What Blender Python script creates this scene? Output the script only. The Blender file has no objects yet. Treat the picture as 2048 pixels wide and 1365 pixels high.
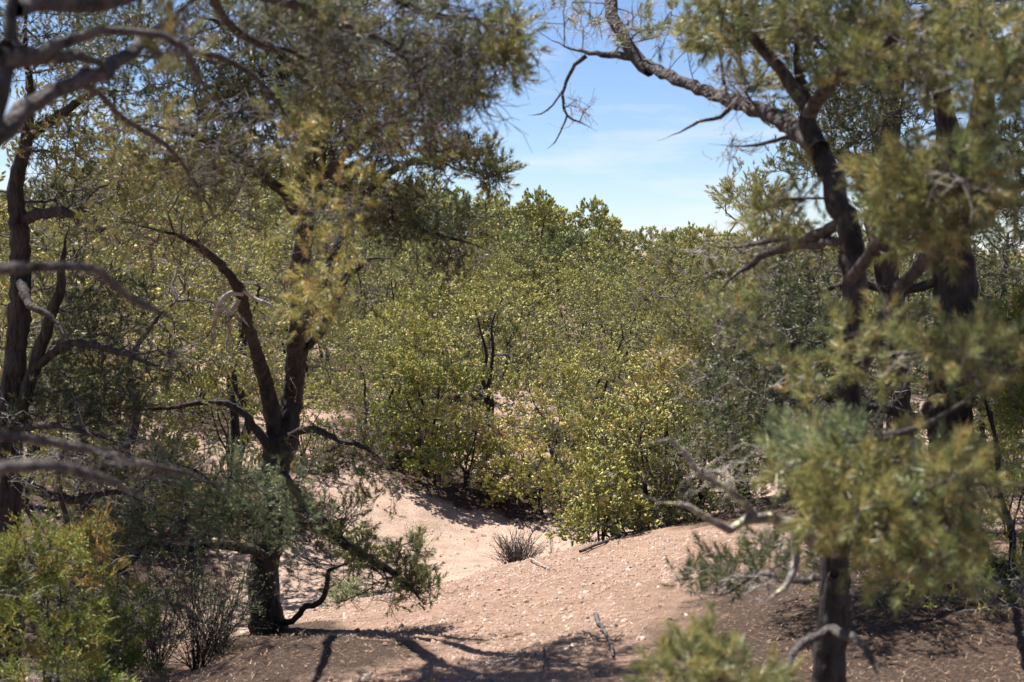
import bpy, math, random
import numpy as np
from mathutils import Vector

# ------------------------------------------------------------------ camera, sky, sun, exposure
SC = bpy.context.scene
COL = SC.collection
CAM_Z = 1.70
FPX = 2844.0                       # focal length in pixels of the 2048 px wide picture
PITCH = math.atan((682.5 - 500.0) / FPX)

cam_data = bpy.data.cameras.new("camera")
cam_data.sensor_width = 36.0
cam_data.lens = 50.0
cam_data.clip_start = 0.05
cam_data.clip_end = 3000.0
cam_data.dof.use_dof = True
cam_data.dof.focus_distance = 15.0
cam_data.dof.aperture_fstop = 4.0
camera = bpy.data.objects.new("camera", cam_data)
COL.objects.link(camera)
camera.location = (0, 0, CAM_Z)
camera.rotation_euler = (math.radians(90) - PITCH, 0, 0)
SC.camera = camera

SUN_DIR = Vector((-0.30, 0.29, 0.905)).normalized()      # towards the sun
world = bpy.data.worlds.new("World")
SC.world = world
world.use_nodes = True
wn, wl = world.node_tree.nodes, world.node_tree.links
wn.clear()
sky = wn.new("ShaderNodeTexSky")
sky.sky_type = 'NISHITA'
sky.sun_disc = False
sky.sun_elevation = math.asin(SUN_DIR.z)
sky.sun_rotation = math.atan2(SUN_DIR.x, SUN_DIR.y)
sky.altitude = 2000
sky.air_density = 1.0
sky.dust_density = 0.1
sky.ozone_density = 3.0
bgn = wn.new("ShaderNodeBackground")
bgn.inputs[1].default_value = 0.051
wo = wn.new("ShaderNodeOutputWorld")
# thin high wisps of cloud
tc = wn.new("ShaderNodeTexCoord")
mp = wn.new("ShaderNodeMapping"); mp.inputs['Scale'].default_value = (2.2, 2.2, 13.0)
nz = wn.new("ShaderNodeTexNoise"); nz.inputs['Scale'].default_value = 2.6; nz.inputs['Detail'].default_value = 7; nz.inputs['Roughness'].default_value = 0.62
rp = wn.new("ShaderNodeValToRGB")
rp.color_ramp.elements[0].position = 0.47; rp.color_ramp.elements[0].color = (0, 0, 0, 1)
rp.color_ramp.elements[1].position = 0.80; rp.color_ramp.elements[1].color = (0.75, 0.75, 0.75, 1)
mx = wn.new("ShaderNodeMix"); mx.data_type = 'RGBA'
mx.inputs[7].default_value = (8.5, 8.3, 8.6, 1)
wl.new(tc.outputs['Generated'], mp.inputs[0]); wl.new(mp.outputs[0], nz.inputs[0]); wl.new(nz.outputs[0], rp.inputs[0])
wl.new(rp.outputs[0], mx.inputs[0]); gn = wn.new("ShaderNodeMix"); gn.data_type = 'RGBA'; gn.blend_type = 'MULTIPLY'; gn.inputs[0].default_value = 1.0; gn.inputs[7].default_value = (0.98, 1.0, 1.12, 1)
wl.new(sky.outputs[0], gn.inputs[6]); wl.new(gn.outputs[2], mx.inputs[6]); wl.new(mx.outputs[2], bgn.inputs[0])
wl.new(bgn.outputs[0], wo.inputs[0])

sun_l = bpy.data.lights.new("sun", 'SUN')
sun_l.energy = 5.0
sun_l.angle = math.radians(0.5)
sun_l.color = (1.0, 0.955, 0.88)
sun = bpy.data.objects.new("sun", sun_l)
COL.objects.link(sun)
sun.location = (-20, 30, 60)
sun.rotation_euler = SUN_DIR.to_track_quat('Z', 'Y').to_euler()

SC.view_settings.view_transform = 'Standard'
SC.view_settings.look = 'None'
SC.view_settings.exposure = 1.32
SC.view_settings.gamma = 1.0
SC.view_settings.use_curve_mapping = False
SC.render.engine = 'CYCLES'
SC.cycles.use_denoising = True
SC.cycles.max_bounces = 6
SC.cycles.diffuse_bounces = 1
SC.cycles.glossy_bounces = 2
SC.cycles.transmission_bounces = 3
SC.cycles.sample_clamp_indirect = 6.0

# ------------------------------------------------------------------ helpers
rng = np.random.default_rng(7)


def P(px, py, Y):
    """a point at distance Y whose place in the 2048x1365 picture is (px, py)"""
    a, b = (px - 1024.0) / FPX, (682.5 - py) / FPX
    dy = math.cos(PITCH) + b * math.sin(PITCH)
    dz = -math.sin(PITCH) + b * math.cos(PITCH)
    return np.array([a / dy * Y, Y, CAM_Z + dz / dy * Y])


def smooth(a, b, x):
    t = np.clip((x - a) / (b - a), 0, 1)
    return t * t * (3 - 2 * t)


_lat = np.random.default_rng(3).random((256, 256))


def vnoise(x, y):
    xi, yi = np.floor(x).astype(int), np.floor(y).astype(int)
    fx, fy = x - xi, y - yi
    fx, fy = fx * fx * (3 - 2 * fx), fy * fy * (3 - 2 * fy)
    a = _lat[xi & 255, yi & 255]; b = _lat[(xi + 1) & 255, yi & 255]
    c = _lat[xi & 255, (yi + 1) & 255]; d = _lat[(xi + 1) & 255, (yi + 1) & 255]
    return (a * (1 - fx) + b * fx) * (1 - fy) + (c * (1 - fx) + d * fx) * fy - 0.5


def fbm(x, y, octs=4):
    s, a = 0, 1.0
    for i in range(octs):
        s = s + a * vnoise(x * 2 ** i + 17.3 * i, y * 2 ** i + 5.1 * i)
        a *= 0.5
    return s


def unit(v):
    return v / np.maximum(np.linalg.norm(v, axis=-1, keepdims=True), 1e-9)


def mesh_from(name, verts, faces_idx, nside, mat, tint=None, smooth_shade=False):
    """faces_idx: (n, nside) array"""
    me = bpy.data.meshes.new(name)
    verts = np.asarray(verts, dtype=np.float32)
    faces_idx = np.asarray(faces_idx, dtype=np.int32)
    me.vertices.add(len(verts)); me.vertices.foreach_set("co", verts.ravel())
    nf = len(faces_idx)
    me.loops.add(nf * nside); me.loops.foreach_set("vertex_index", faces_idx.ravel())
    me.polygons.add(nf)
    me.polygons.foreach_set("loop_start", np.arange(0, nf * nside, nside, dtype=np.int32))
    me.polygons.foreach_set("loop_total", np.full(nf, nside, dtype=np.int32))
    if smooth_shade:
        me.polygons.foreach_set("use_smooth", np.ones(nf, dtype=bool))
    if tint is not None:
        at = me.attributes.new("tint", 'FLOAT_COLOR', 'FACE')
        t = np.ones((nf, 4), dtype=np.float32); t[:, :3] = tint
        at.data.foreach_set("color", t.ravel())
    me.materials.append(mat)
    me.update(calc_edges=True)
    return me


def put(name, me, parent=None, loc=None, **props):
    o = bpy.data.objects.new(name, me)
    COL.objects.link(o)
    if parent is not None:
        o.parent = parent
    if loc is not None:
        o.location = loc
    for k, v in props.items():
        if v is not None:
            o[k] = v
    return o


def empty(name, loc, **props):
    return put(name, None, None, loc, **props)


# ------------------------------------------------------------------ materials
def new_mat(name):
    m = bpy.data.materials.new(name)
    m.use_nodes = True
    n, l = m.node_tree.nodes, m.node_tree.links
    n.clear()
    return m, n, l


def foliage_mat(name, trans=0.30, rough=0.42, spec=0.4):
    m, n, l = new_mat(name)
    out = n.new("ShaderNodeOutputMaterial")
    at = n.new("ShaderNodeAttribute"); at.attribute_name = "tint"
    oi = n.new("ShaderNodeObjectInfo")
    mr = n.new("ShaderNodeMapRange"); mr.inputs[3].default_value = 0.487; mr.inputs[4].default_value = 0.500
    mr2 = n.new("ShaderNodeMapRange"); mr2.inputs[3].default_value = 1.15; mr2.inputs[4].default_value = 0.85
    hs = n.new("ShaderNodeHueSaturation")
    l.new(oi.outputs['Random'], mr.inputs[0]); l.new(mr.outputs[0], hs.inputs['Hue'])
    l.new(oi.outputs['Random'], mr2.inputs[0]); l.new(mr2.outputs[0], hs.inputs['Value'])
    l.new(at.outputs['Color'], hs.inputs['Color'])
    pb = n.new("ShaderNodeBsdfPrincipled")
    pb.inputs['Roughness'].default_value = rough
    pb.inputs['Specular IOR Level'].default_value = spec
    l.new(hs.outputs[0], pb.inputs['Base Color'])
    tr = n.new("ShaderNodeBsdfTranslucent"); l.new(hs.outputs[0], tr.inputs[0])
    ms = n.new("ShaderNodeMixShader"); ms.inputs[0].default_value = trans
    l.new(pb.outputs[0], ms.inputs[1]); l.new(tr.outputs[0], ms.inputs[2]); l.new(ms.outputs[0], out.inputs[0])
    return m


def bark_mat(name, c_dark, c_light, c_patch=None, patch_pos=0.62, scale=18.0, stretch=0.25, bump=0.6, rough=0.85):
    m, n, l = new_mat(name)
    out = n.new("ShaderNodeOutputMaterial")
    tcn = n.new("ShaderNodeTexCoord")
    mpn = n.new("ShaderNodeMapping"); mpn.inputs['Scale'].default_value = (1, 1, stretch)
    l.new(tcn.outputs['Object'], mpn.inputs[0])
    n1 = n.new("ShaderNodeTexNoise"); n1.inputs['Scale'].default_value = scale; n1.inputs['Detail'].default_value = 6; n1.inputs['Roughness'].default_value = 0.7
    v1 = n.new("ShaderNodeTexVoronoi"); v1.inputs['Scale'].default_value = scale * 1.6; v1.feature = 'DISTANCE_TO_EDGE'
    l.new(mpn.outputs[0], n1.inputs[0]); l.new(mpn.outputs[0], v1.inputs[0])
    cr = n.new("ShaderNodeValToRGB")
    cr.color_ramp.elements[0].position = 0.36; cr.color_ramp.elements[0].color = (*c_dark, 1)
    cr.color_ramp.elements[1].position = 0.66; cr.color_ramp.elements[1].color = (*c_light, 1)
    l.new(n1.outputs[0], cr.inputs[0])
    colr = cr.outputs[0]
    if c_patch is not None:
        n2 = n.new("ShaderNodeTexNoise"); n2.inputs['Scale'].default_value = scale * 0.8; n2.inputs['Detail'].default_value = 4
        l.new(tcn.outputs['Object'], n2.inputs[0])
        r2 = n.new("ShaderNodeValToRGB")
        r2.color_ramp.elements[0].position = patch_pos; r2.color_ramp.elements[1].position = patch_pos + 0.05
        l.new(n2.outputs[0], r2.inputs[0])
        mxn = n.new("ShaderNodeMix"); mxn.data_type = 'RGBA'; mxn.inputs[7].default_value = (*c_patch, 1)
        l.new(r2.outputs[0], mxn.inputs[0]); l.new(colr, mxn.inputs[6]); colr = mxn.outputs[2]
    pb = n.new("ShaderNodeBsdfPrincipled"); pb.inputs['Roughness'].default_value = rough
    pb.inputs['Specular IOR Level'].default_value = 0.25
    l.new(colr, pb.inputs['Base Color'])
    ad = n.new("ShaderNodeMath"); ad.operation = 'MULTIPLY_ADD'; ad.inputs[1].default_value = 1.2
    l.new(v1.outputs[0], ad.inputs[0]); l.new(n1.outputs[0], ad.inputs[2])
    bp = n.new("ShaderNodeBump"); bp.inputs['Strength'].default_value = bump; bp.inputs['Distance'].default_value = 0.02
    l.new(ad.outputs[0], bp.inputs['Height']); l.new(bp.outputs[0], pb.inputs['Normal'])
    l.new(pb.outputs[0], out.inputs[0])
    return m


M_NEEDLE = foliage_mat("pinyon_needles")
M_TUFT = foliage_mat("needle_tufts", 0.12, 0.6, 0.2)
M_SCALE = foliage_mat("juniper_scales", 0.22, 0.55, 0.25)
M_LEAF = foliage_mat("small_leaves", 0.4, 0.5, 0.3)
M_BARK = bark_mat("pinyon_bark", (0.011, 0.009, 0.0085), (0.066, 0.055, 0.050), None, scale=22, stretch=0.3, bump=1.0)
M_LICHEN = bark_mat("lichened_bark", (0.028, 0.024, 0.024), (0.125, 0.108, 0.104), (0.42, 0.40, 0.27), 0.66, scale=26, stretch=1.0, bump=0.8)
M_TWIG = bark_mat("twig_bark", (0.022, 0.018, 0.017), (0.12, 0.10, 0.095), None, scale=30, stretch=1.0, bump=0.4)
M_DEAD = bark_mat("weathered_dead_wood", (0.19, 0.165, 0.15), (0.46, 0.42, 0.39), None, scale=35, stretch=0.6, bump=0.4)
M_PALE = bark_mat("pale_lichened_wood", (0.10, 0.088, 0.084), (0.34, 0.31, 0.30), (0.46, 0.44, 0.28), 0.60, scale=24, stretch=1.0, bump=0.8)
M_GREY = bark_mat("grey_twigs", (0.035, 0.031, 0.03), (0.17, 0.152, 0.148), None, scale=35, stretch=0.6, bump=0.4)
M_RED = bark_mat("reddish_twigs", (0.06, 0.026, 0.022), (0.15, 0.07, 0.058), None, scale=35, stretch=1.0, bump=0.3)


def tint_mat(name, rough=0.8):
    m, n, l = new_mat(name)
    out = n.new("ShaderNodeOutputMaterial")
    at = n.new("ShaderNodeAttribute"); at.attribute_name = "tint"
    pb = n.new("ShaderNodeBsdfPrincipled"); pb.inputs['Roughness'].default_value = rough
    pb.inputs['Specular IOR Level'].default_value = 0.3
    tcn = n.new("ShaderNodeTexCoord")
    nn = n.new("ShaderNodeTexNoise"); nn.inputs['Scale'].default_value = 90; nn.inputs['Detail'].default_value = 3
    l.new(tcn.outputs['Object'], nn.inputs[0])
    mr = n.new("ShaderNodeMapRange"); mr.inputs[3].default_value = 0.75; mr.inputs[4].default_value = 1.25
    l.new(nn.outputs[0], mr.inputs[0])
    hs = n.new("ShaderNodeHueSaturation"); l.new(mr.outputs[0], hs.inputs['Value']); l.new(at.outputs['Color'], hs.inputs['Color'])
    l.new(hs.outputs[0], pb.inputs['Base Color']); l.new(pb.outputs[0], out.inputs[0])
    return m


M_STONE = tint_mat("stone_chips")
M_LITTER = tint_mat("needle_litter", 0.6)


# ------------------------------------------------------------------ terrain
L0 = np.array([-1.5, 10.5]); LN = np.array([-0.768, 0.64])


def ground_h(x, y):
    x = np.asarray(x, float); y = np.asarray(y, float)
    s = (x - L0[0]) * LN[0] + (y - L0[1]) * LN[1]
    s = s + 0.45 * fbm(x * 0.22 + 3, y * 0.22 + 9, 2)
    S = [-60, -20, -8, -5, -3.7, -2.8, -1.9, -1, -.4, 0, .4, 1, 2, 2.8, 3.6, 4.3, 5.2, 6.5, 9, 14, 20, 30, 42, 70, 400]
    Z = [1.0, .4, .02, -.13, -.30, -.46, -.63, -.84, -.97, -1.08, -1.22, -1.5, -1.93, -2.08, -2.1, -2.05, -1.82, -1.5, -1.28, -1.05, -.7, -.02, .5, .2, 0.0]
    z = np.interp(s, S, Z)
    z = z + 2.4 * np.exp(-((x + 9.5) ** 2 / (2 * 6.8 ** 2) + (y - 58) ** 2 / (2 * 19.0 ** 2)))
    z = z + 0.12 * fbm(x * 0.5, y * 0.5, 3) * smooth(-6, 4, s) + 0.035 * fbm(x * 1.7, y * 1.7, 4)
    # duff mounds under the near trees
    z = z + 0.20 * np.exp(-((x + 1.1) ** 2 / 0.60 ** 2 + (y - 7.1) ** 2 / 0.65 ** 2)) + .07 * np.exp(-((x + 1.5) ** 2 + (y - 9.0) ** 2) / .25)
    z = z + 0.10 * np.exp(-((x - 2.4) ** 2 / 1.3 ** 2 + (y - 7.3) ** 2 / 1.2 ** 2))
    return z


def gz(x, y):
    return float(ground_h(x, y))


DUFF = []       # (x, y, radius, strength) filled in while the trees are placed, used by the ground mesh


def add_duff(x, y, r, k=1.0):
    DUFF.append((x, y, r, k))


def duff_at(x, y):
    d = np.zeros_like(np.asarray(x, float))
    for (cx, cy, r, k) in DUFF:
        q = ((x - cx) ** 2 + (y - cy) ** 2) / (r * r)
        d = np.maximum(d, k * np.exp(-q ** 1.5))
    return d


# ------------------------------------------------------------------ tubes
class Wood:
    def __init__(self):
        self.v, self.f, self.n = [], [], 0

    def tube(self, pts, rad, sides, rough=0.0, seed=0.0):
        pts = np.asarray(pts, float); rad = np.asarray(rad, float)
        k = len(pts)
        t = np.gradient(pts, axis=0); t = unit(t)
        m = unit(pts[-1] - pts[0])
        ref = np.array([0., 0., 1.]) if abs(m[2]) < 0.8 else np.array([1., 0.1, 0.])
        u = unit(ref - t * (t @ ref)[:, None]); w = np.cross(t, u)
        ang = np.arange(sides) * (2 * math.pi / sides)
        R = np.repeat(rad[:, None], sides, 1)
        if rough > 0:
            d = np.cumsum(np.r_[0, np.linalg.norm(np.diff(pts, axis=0), axis=1)])
            A, D = np.meshgrid(ang, d)
            cx, sx = np.cos(A), np.sin(A)
            nn = fbm(cx * 1.4 + 7 + seed, sx * 1.4 + D * 3.0 + 11, 3) + 0.55 * fbm(cx * 5 + seed, sx * 5 + D * 5, 3) + 0.35 * fbm(A * 6.5 + seed, D * 16, 2)
            R = R * (1 + rough * nn)
        ring = pts[:, None, :] + R[..., None] * (np.cos(ang)[None, :, None] * u[:, None, :] + np.sin(ang)[None, :, None] * w[:, None, :])
        self.v.append(ring.reshape(-1, 3))
        i = np.arange(k - 1)[:, None] * sides; j = np.arange(sides)[None, :]; j2 = (j + 1) % sides
        q = np.stack([i + j, i + j2, i + sides + j2, i + sides + j], -1).reshape(-1, 4) + self.n
        self.f.append(q)
        self.n += k * sides

    def build(self, name, mat, parent, **props):
        if not self.v:
            return None
        me = mesh_from(name, np.concatenate(self.v), np.concatenate(self.f), 4, mat, smooth_shade=True)
        return put(name, me, parent, **props)

    def mesh(self, name, mat):
        return mesh_from(name, np.concatenate(self.v), np.concatenate(self.f), 4, mat, smooth_shade=True)


def catmull(p, per):
    p = np.asarray(p, float)
    a = np.vstack([2 * p[0] - p[1], p, 2 * p[-1] - p[-2]])
    out = []
    for i in range(len(p) - 1):
        p0, p1, p2, p3 = a[i], a[i + 1], a[i + 2], a[i + 3]
        k = per if np.isscalar(per) else per[i]
        t = (np.arange(k) / k)[:, None]
        out.append(0.5 * ((2 * p1) + (-p0 + p2) * t + (2 * p0 - 5 * p1 + 4 * p2 - p3) * t ** 2 + (-p0 + 3 * p1 - 3 * p2 + p3) * t ** 3))
    out.append(p[-1:])
    return np.vstack(out)


# ------------------------------------------------------------------ foliage templates (triangle soups around +Z)
def tpl_pinyon(n, L, nl, w, r, spread=1.0):
    s = r.random(n) ** 0.8
    az = r.random(n) * 6.283
    al = np.radians((72 - 48 * s) * spread + r.normal(0, 9, n))
    d = np.stack([np.sin(al) * np.cos(az), np.sin(al) * np.sin(az), np.cos(al)], -1)
    b = np.stack([0 * s, 0 * s, s * L], -1) + r.normal(0, 0.0015, (n, 3))
    tang = unit(np.cross(d, r.normal(size=(n, 3))))
    ln = nl * (0.75 + 0.4 * r.random(n))[:, None]
    tri = np.stack([b - tang * w / 2, b + tang * w / 2, b + d * ln], 1)
    return tri


def tpl_juniper(n, L, w, r):
    """a spray of scaly twiglets"""
    out = []
    k = max(3, n // 5)
    for i in range(k):
        s = r.random()
        az = r.random() * 6.283; al = math.radians(r.uniform(15, 70) * (1.1 - 0.6 * s))
        d = np.array([math.sin(al) * math.cos(az), math.sin(al) * math.sin(az), math.cos(al)])
        b = np.array([0, 0, s * L * 0.7]); ln = L * r.uniform(0.35, 0.7)
        for j in range(5):
            p = b + d * ln * (j / 5.0)
            dd = unit(d + r.normal(0, 0.35, 3)); tg = unit(np.cross(dd, r.normal(size=3)))
            ll = ln * r.uniform(0.3, 0.5)
            out.append([p - tg * w / 2, p + tg * w / 2, p + dd * ll])
    return np.array(out)


def tpl_leaf(n, L, size, r):
    out = []
    for i in range(n):
        b = np.array([0, 0, r.random() * L]) + r.normal(0, L * 0.12, 3)
        d = unit(r.normal(size=3) + np.array([0, 0, 0.4])); t = unit(np.cross(d, r.normal(size=3)))
        s = size * r.uniform(0.6, 1.2)
        out.append([b - t * s * .3, b + t * s * .3, b + d * s])
        out.append([b + t * s * .3 + d * s * .55, b - t * s * .3 + d * s * .55, b + d * s * 1.15])
    return np.array(out)


def tpl_brush(L, R, w, n, nl, r, sides=5):
    """a compact bottle-brush tuft: a ragged solid core of packed needles with loose needles standing out of it"""
    core = []
    rings = [(-.05, .25), (.35, 1.0), (.78, .82), (1.12, 0)]
    vs = []
    for (z, q) in rings[:3]:
        a0 = r.random() * 6.28
        vs.append([np.array([math.cos(a0 + k * 6.283 / sides) * R * q * r.uniform(.65, 1.3), math.sin(a0 + k * 6.283 / sides) * R * q * r.uniform(.65, 1.3), L * (z + r.uniform(-.13, .13))]) for k in range(sides)])
    tip = np.array([0, 0, L * 1.12])
    for a_, b_ in ((0, 1), (1, 2)):
        for k in range(sides):
            k2 = (k + 1) % sides
            core.append([vs[a_][k], vs[a_][k2], vs[b_][k2]]); core.append([vs[a_][k], vs[b_][k2], vs[b_][k]])
    for k in range(sides):
        core.append([vs[2][k], vs[2][(k + 1) % sides], tip + r.normal(0, R * .2, 3)])
    core = np.array(core)
    return np.concatenate([core, tpl_pinyon(n, L, nl, w, r, .9)]) if n else core


def tpl_jbrush(L, r, n=4):
    out = []
    for k in range(n):
        az = r.random() * 6.283; al = r.uniform(.1, .9)
        d = np.array([math.sin(al) * math.cos(az), math.sin(al) * math.sin(az), math.cos(al)])
        c = tpl_brush(L * r.uniform(.45, .8), L * .16, 0, 0, 0, r, 3)
        u = unit(np.cross(d, np.array([.3, .5, .1]))); v = np.cross(d, u)
        out.append(c @ np.stack([u, v, d]) + d * L * .1 + np.array([0, 0, r.random() * L * .35]))
    return np.concatenate(out)


_r = np.random.default_rng(21)
TPL = {
    'near': [tpl_pinyon(50, 0.052, 0.034, 0.0030, _r, .9) for _ in range(5)],
    'main': [tpl_pinyon(26, 0.050, 0.032, 0.0046, _r, .9) for _ in range(5)],
    'mid': [tpl_brush(0.054, 0.018, 0.0066, 11, .030, _r, 3) for _ in range(7)],
    'fine': [tpl_pinyon(22, 0.052, 0.030, 0.0060, _r, .9) for _ in range(6)],
    'far': [tpl_brush(0.080, 0.029, 0.012, 9, .045, _r, 3) for _ in range(6)],
    'jnear': [tpl_juniper(34, 0.070, 0.0060, _r) for _ in range(5)],
    'jmid': [tpl_jbrush(0.085, _r, 2) for _ in range(7)],
    'leaf': [tpl_leaf(5, 0.05, 0.010, _r) for _ in range(4)],
    'leafmid': [tpl_leaf(5, 0.06, 0.016, _r) for _ in range(4)],
}

LEAF_GAIN = np.array([2.36, 2.32, 2.15])
PAL = {   # leaf colours (linear), with their share
    'blue': ([(.105, .140, .085), (.135, .165, .090), (.075, .100, .055), (.17, .175, .085)], [.42, .32, .18, .08]),
    'green': ([(.085, .108, .045), (.115, .128, .050), (.055, .070, .032), (.165, .158, .062), (.18, .16, .06)], [.36, .33, .16, .10, .05]),
    'olive': ([(.128, .135, .050), (.160, .160, .060), (.080, .092, .038), (.20, .182, .070), (.25, .18, .075)], [.38, .34, .15, .12, .01]),
    'yellow': ([(.175, .178, .056), (.215, .200, .066), (.12, .127, .044), (.26, .205, .08)], [.40, .30, .22, .08]),
    'gold': ([(.26, .21, .08), (.28, .19, .085), (.19, .175, .06), (.29, .17, .09)], [.38, .20, .32, .10]),
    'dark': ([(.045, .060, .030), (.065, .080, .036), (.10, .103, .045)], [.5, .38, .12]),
    'jun': ([(.105, .135, .034), (.145, .160, .040), (.07, .092, .030), (.22, .19, .048), (.28, .18, .06)], [.42, .29, .16, .10, .03]),
    'orange': ([(.28, .19, .06), (.22, .18, .05), (.13, .14, .04)], [.4, .3, .3]),
    'shrub': ([(.11, .14, .065), (.15, .17, .085), (.09, .10, .055)], [.5, .3, .2]),
}


def bake_shoots(pos, dirs, scale, pal, kind, r):
    """returns triangle soup verts (n*3,3) and tint per face"""
    pos = np.asarray(pos, float); dirs = unit(np.asarray(dirs, float)); n = len(pos)
    tp = TPL[kind]
    which = r.integers(0, len(tp), n)
    V, C = [], []
    ref = np.where(np.abs(dirs[:, 2:3]) < 0.9, np.array([[0., 0., 1.]]), np.array([[1., 0., 0.]]))
    u = unit(np.cross(ref, dirs)); v = np.cross(dirs, u)
    a = r.random(n) * 6.283
    ca, sa = np.cos(a)[:, None], np.sin(a)[:, None]
    u, v = u * ca + v * sa, -u * sa + v * ca
    cols = np.zeros((n, 3))
    pal = np.asarray(pal)
    for pname in np.unique(pal):
        idx = np.where(pal == pname)[0]
        cc, ww = PAL[str(pname)]
        cols[idx] = np.array(cc)[r.choice(len(cc), len(idx), p=np.array(ww) / sum(ww))]
    cols *= r.uniform(0.86, 1.14, (n, 1))
    for k, T in enumerate(tp):
        idx = np.where(which == k)[0]
        if not len(idx):
            continue
        M = np.stack([u[idx], v[idx], dirs[idx]], 1) * scale[idx][:, None, None]      # (m,3,3)
        W = np.einsum('tvc,mcd->mtvd', T, M) + pos[idx][:, None, None, :]
        V.append(W.reshape(-1, 3))
        c = np.repeat(cols[idx][:, None, :], len(T), 1) * r.uniform(0.84, 1.16, (len(idx), len(T), 1))
        warm = r.random((len(idx), len(T))) < (.07 if kind in ('near', 'main') else .02)
        c[warm] = np.array([.19, .125, .055]) * r.uniform(.8, 1.3, (int(warm.sum()), 1))
        C.append(c.reshape(-1, 3))
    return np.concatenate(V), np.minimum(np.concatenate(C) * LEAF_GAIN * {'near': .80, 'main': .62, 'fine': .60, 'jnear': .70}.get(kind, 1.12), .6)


def foliage_mesh(name, V, C, mat):
    n = len(V) // 3
    return mesh_from(name, V, np.arange(n * 3).reshape(-1, 3), 3, mat, tint=C)


# ------------------------------------------------------------------ tree growing
def grow(sk_pos, sk_rad, att, bf=0.35, sk_path=None):
    """connect every attractor to the nearest branch (distance + share of path length)"""
    n0, n = len(sk_pos), len(att)
    pos = np.vstack([sk_pos, att]); parent = np.full(n0 + n, -1); path = np.zeros(n0 + n)
    if sk_path is not None:
        path[:n0] = sk_path
    d = np.linalg.norm(att[:, None, :] - sk_pos[None], axis=2) + bf * path[None, :n0] if n * n0 < 4e6 else None
    if d is None:
        best = np.full(n, 1e9); who = np.zeros(n, int)
        for i in range(n):
            di = np.linalg.norm(sk_pos - att[i], axis=1)
            who[i] = di.argmin(); best[i] = di.min()
    else:
        who = d.argmin(1); best = d[np.arange(n), who]
    done = np.zeros(n, bool); order = []
    for _ in range(n):
        j = int(np.argmin(np.where(done, 1e9, best)))
        done[j] = True; order.append(n0 + j)
        p = who[j]; parent[n0 + j] = p
        path[n0 + j] = path[p] + np.linalg.norm(att[j] - pos[p])
        c = np.linalg.norm(att - att[j], axis=1) + bf * path[n0 + j]
        m = (~done) & (c < best)
        best[m] = c[m]; who[m] = n0 + j
    return pos, parent, order


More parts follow.
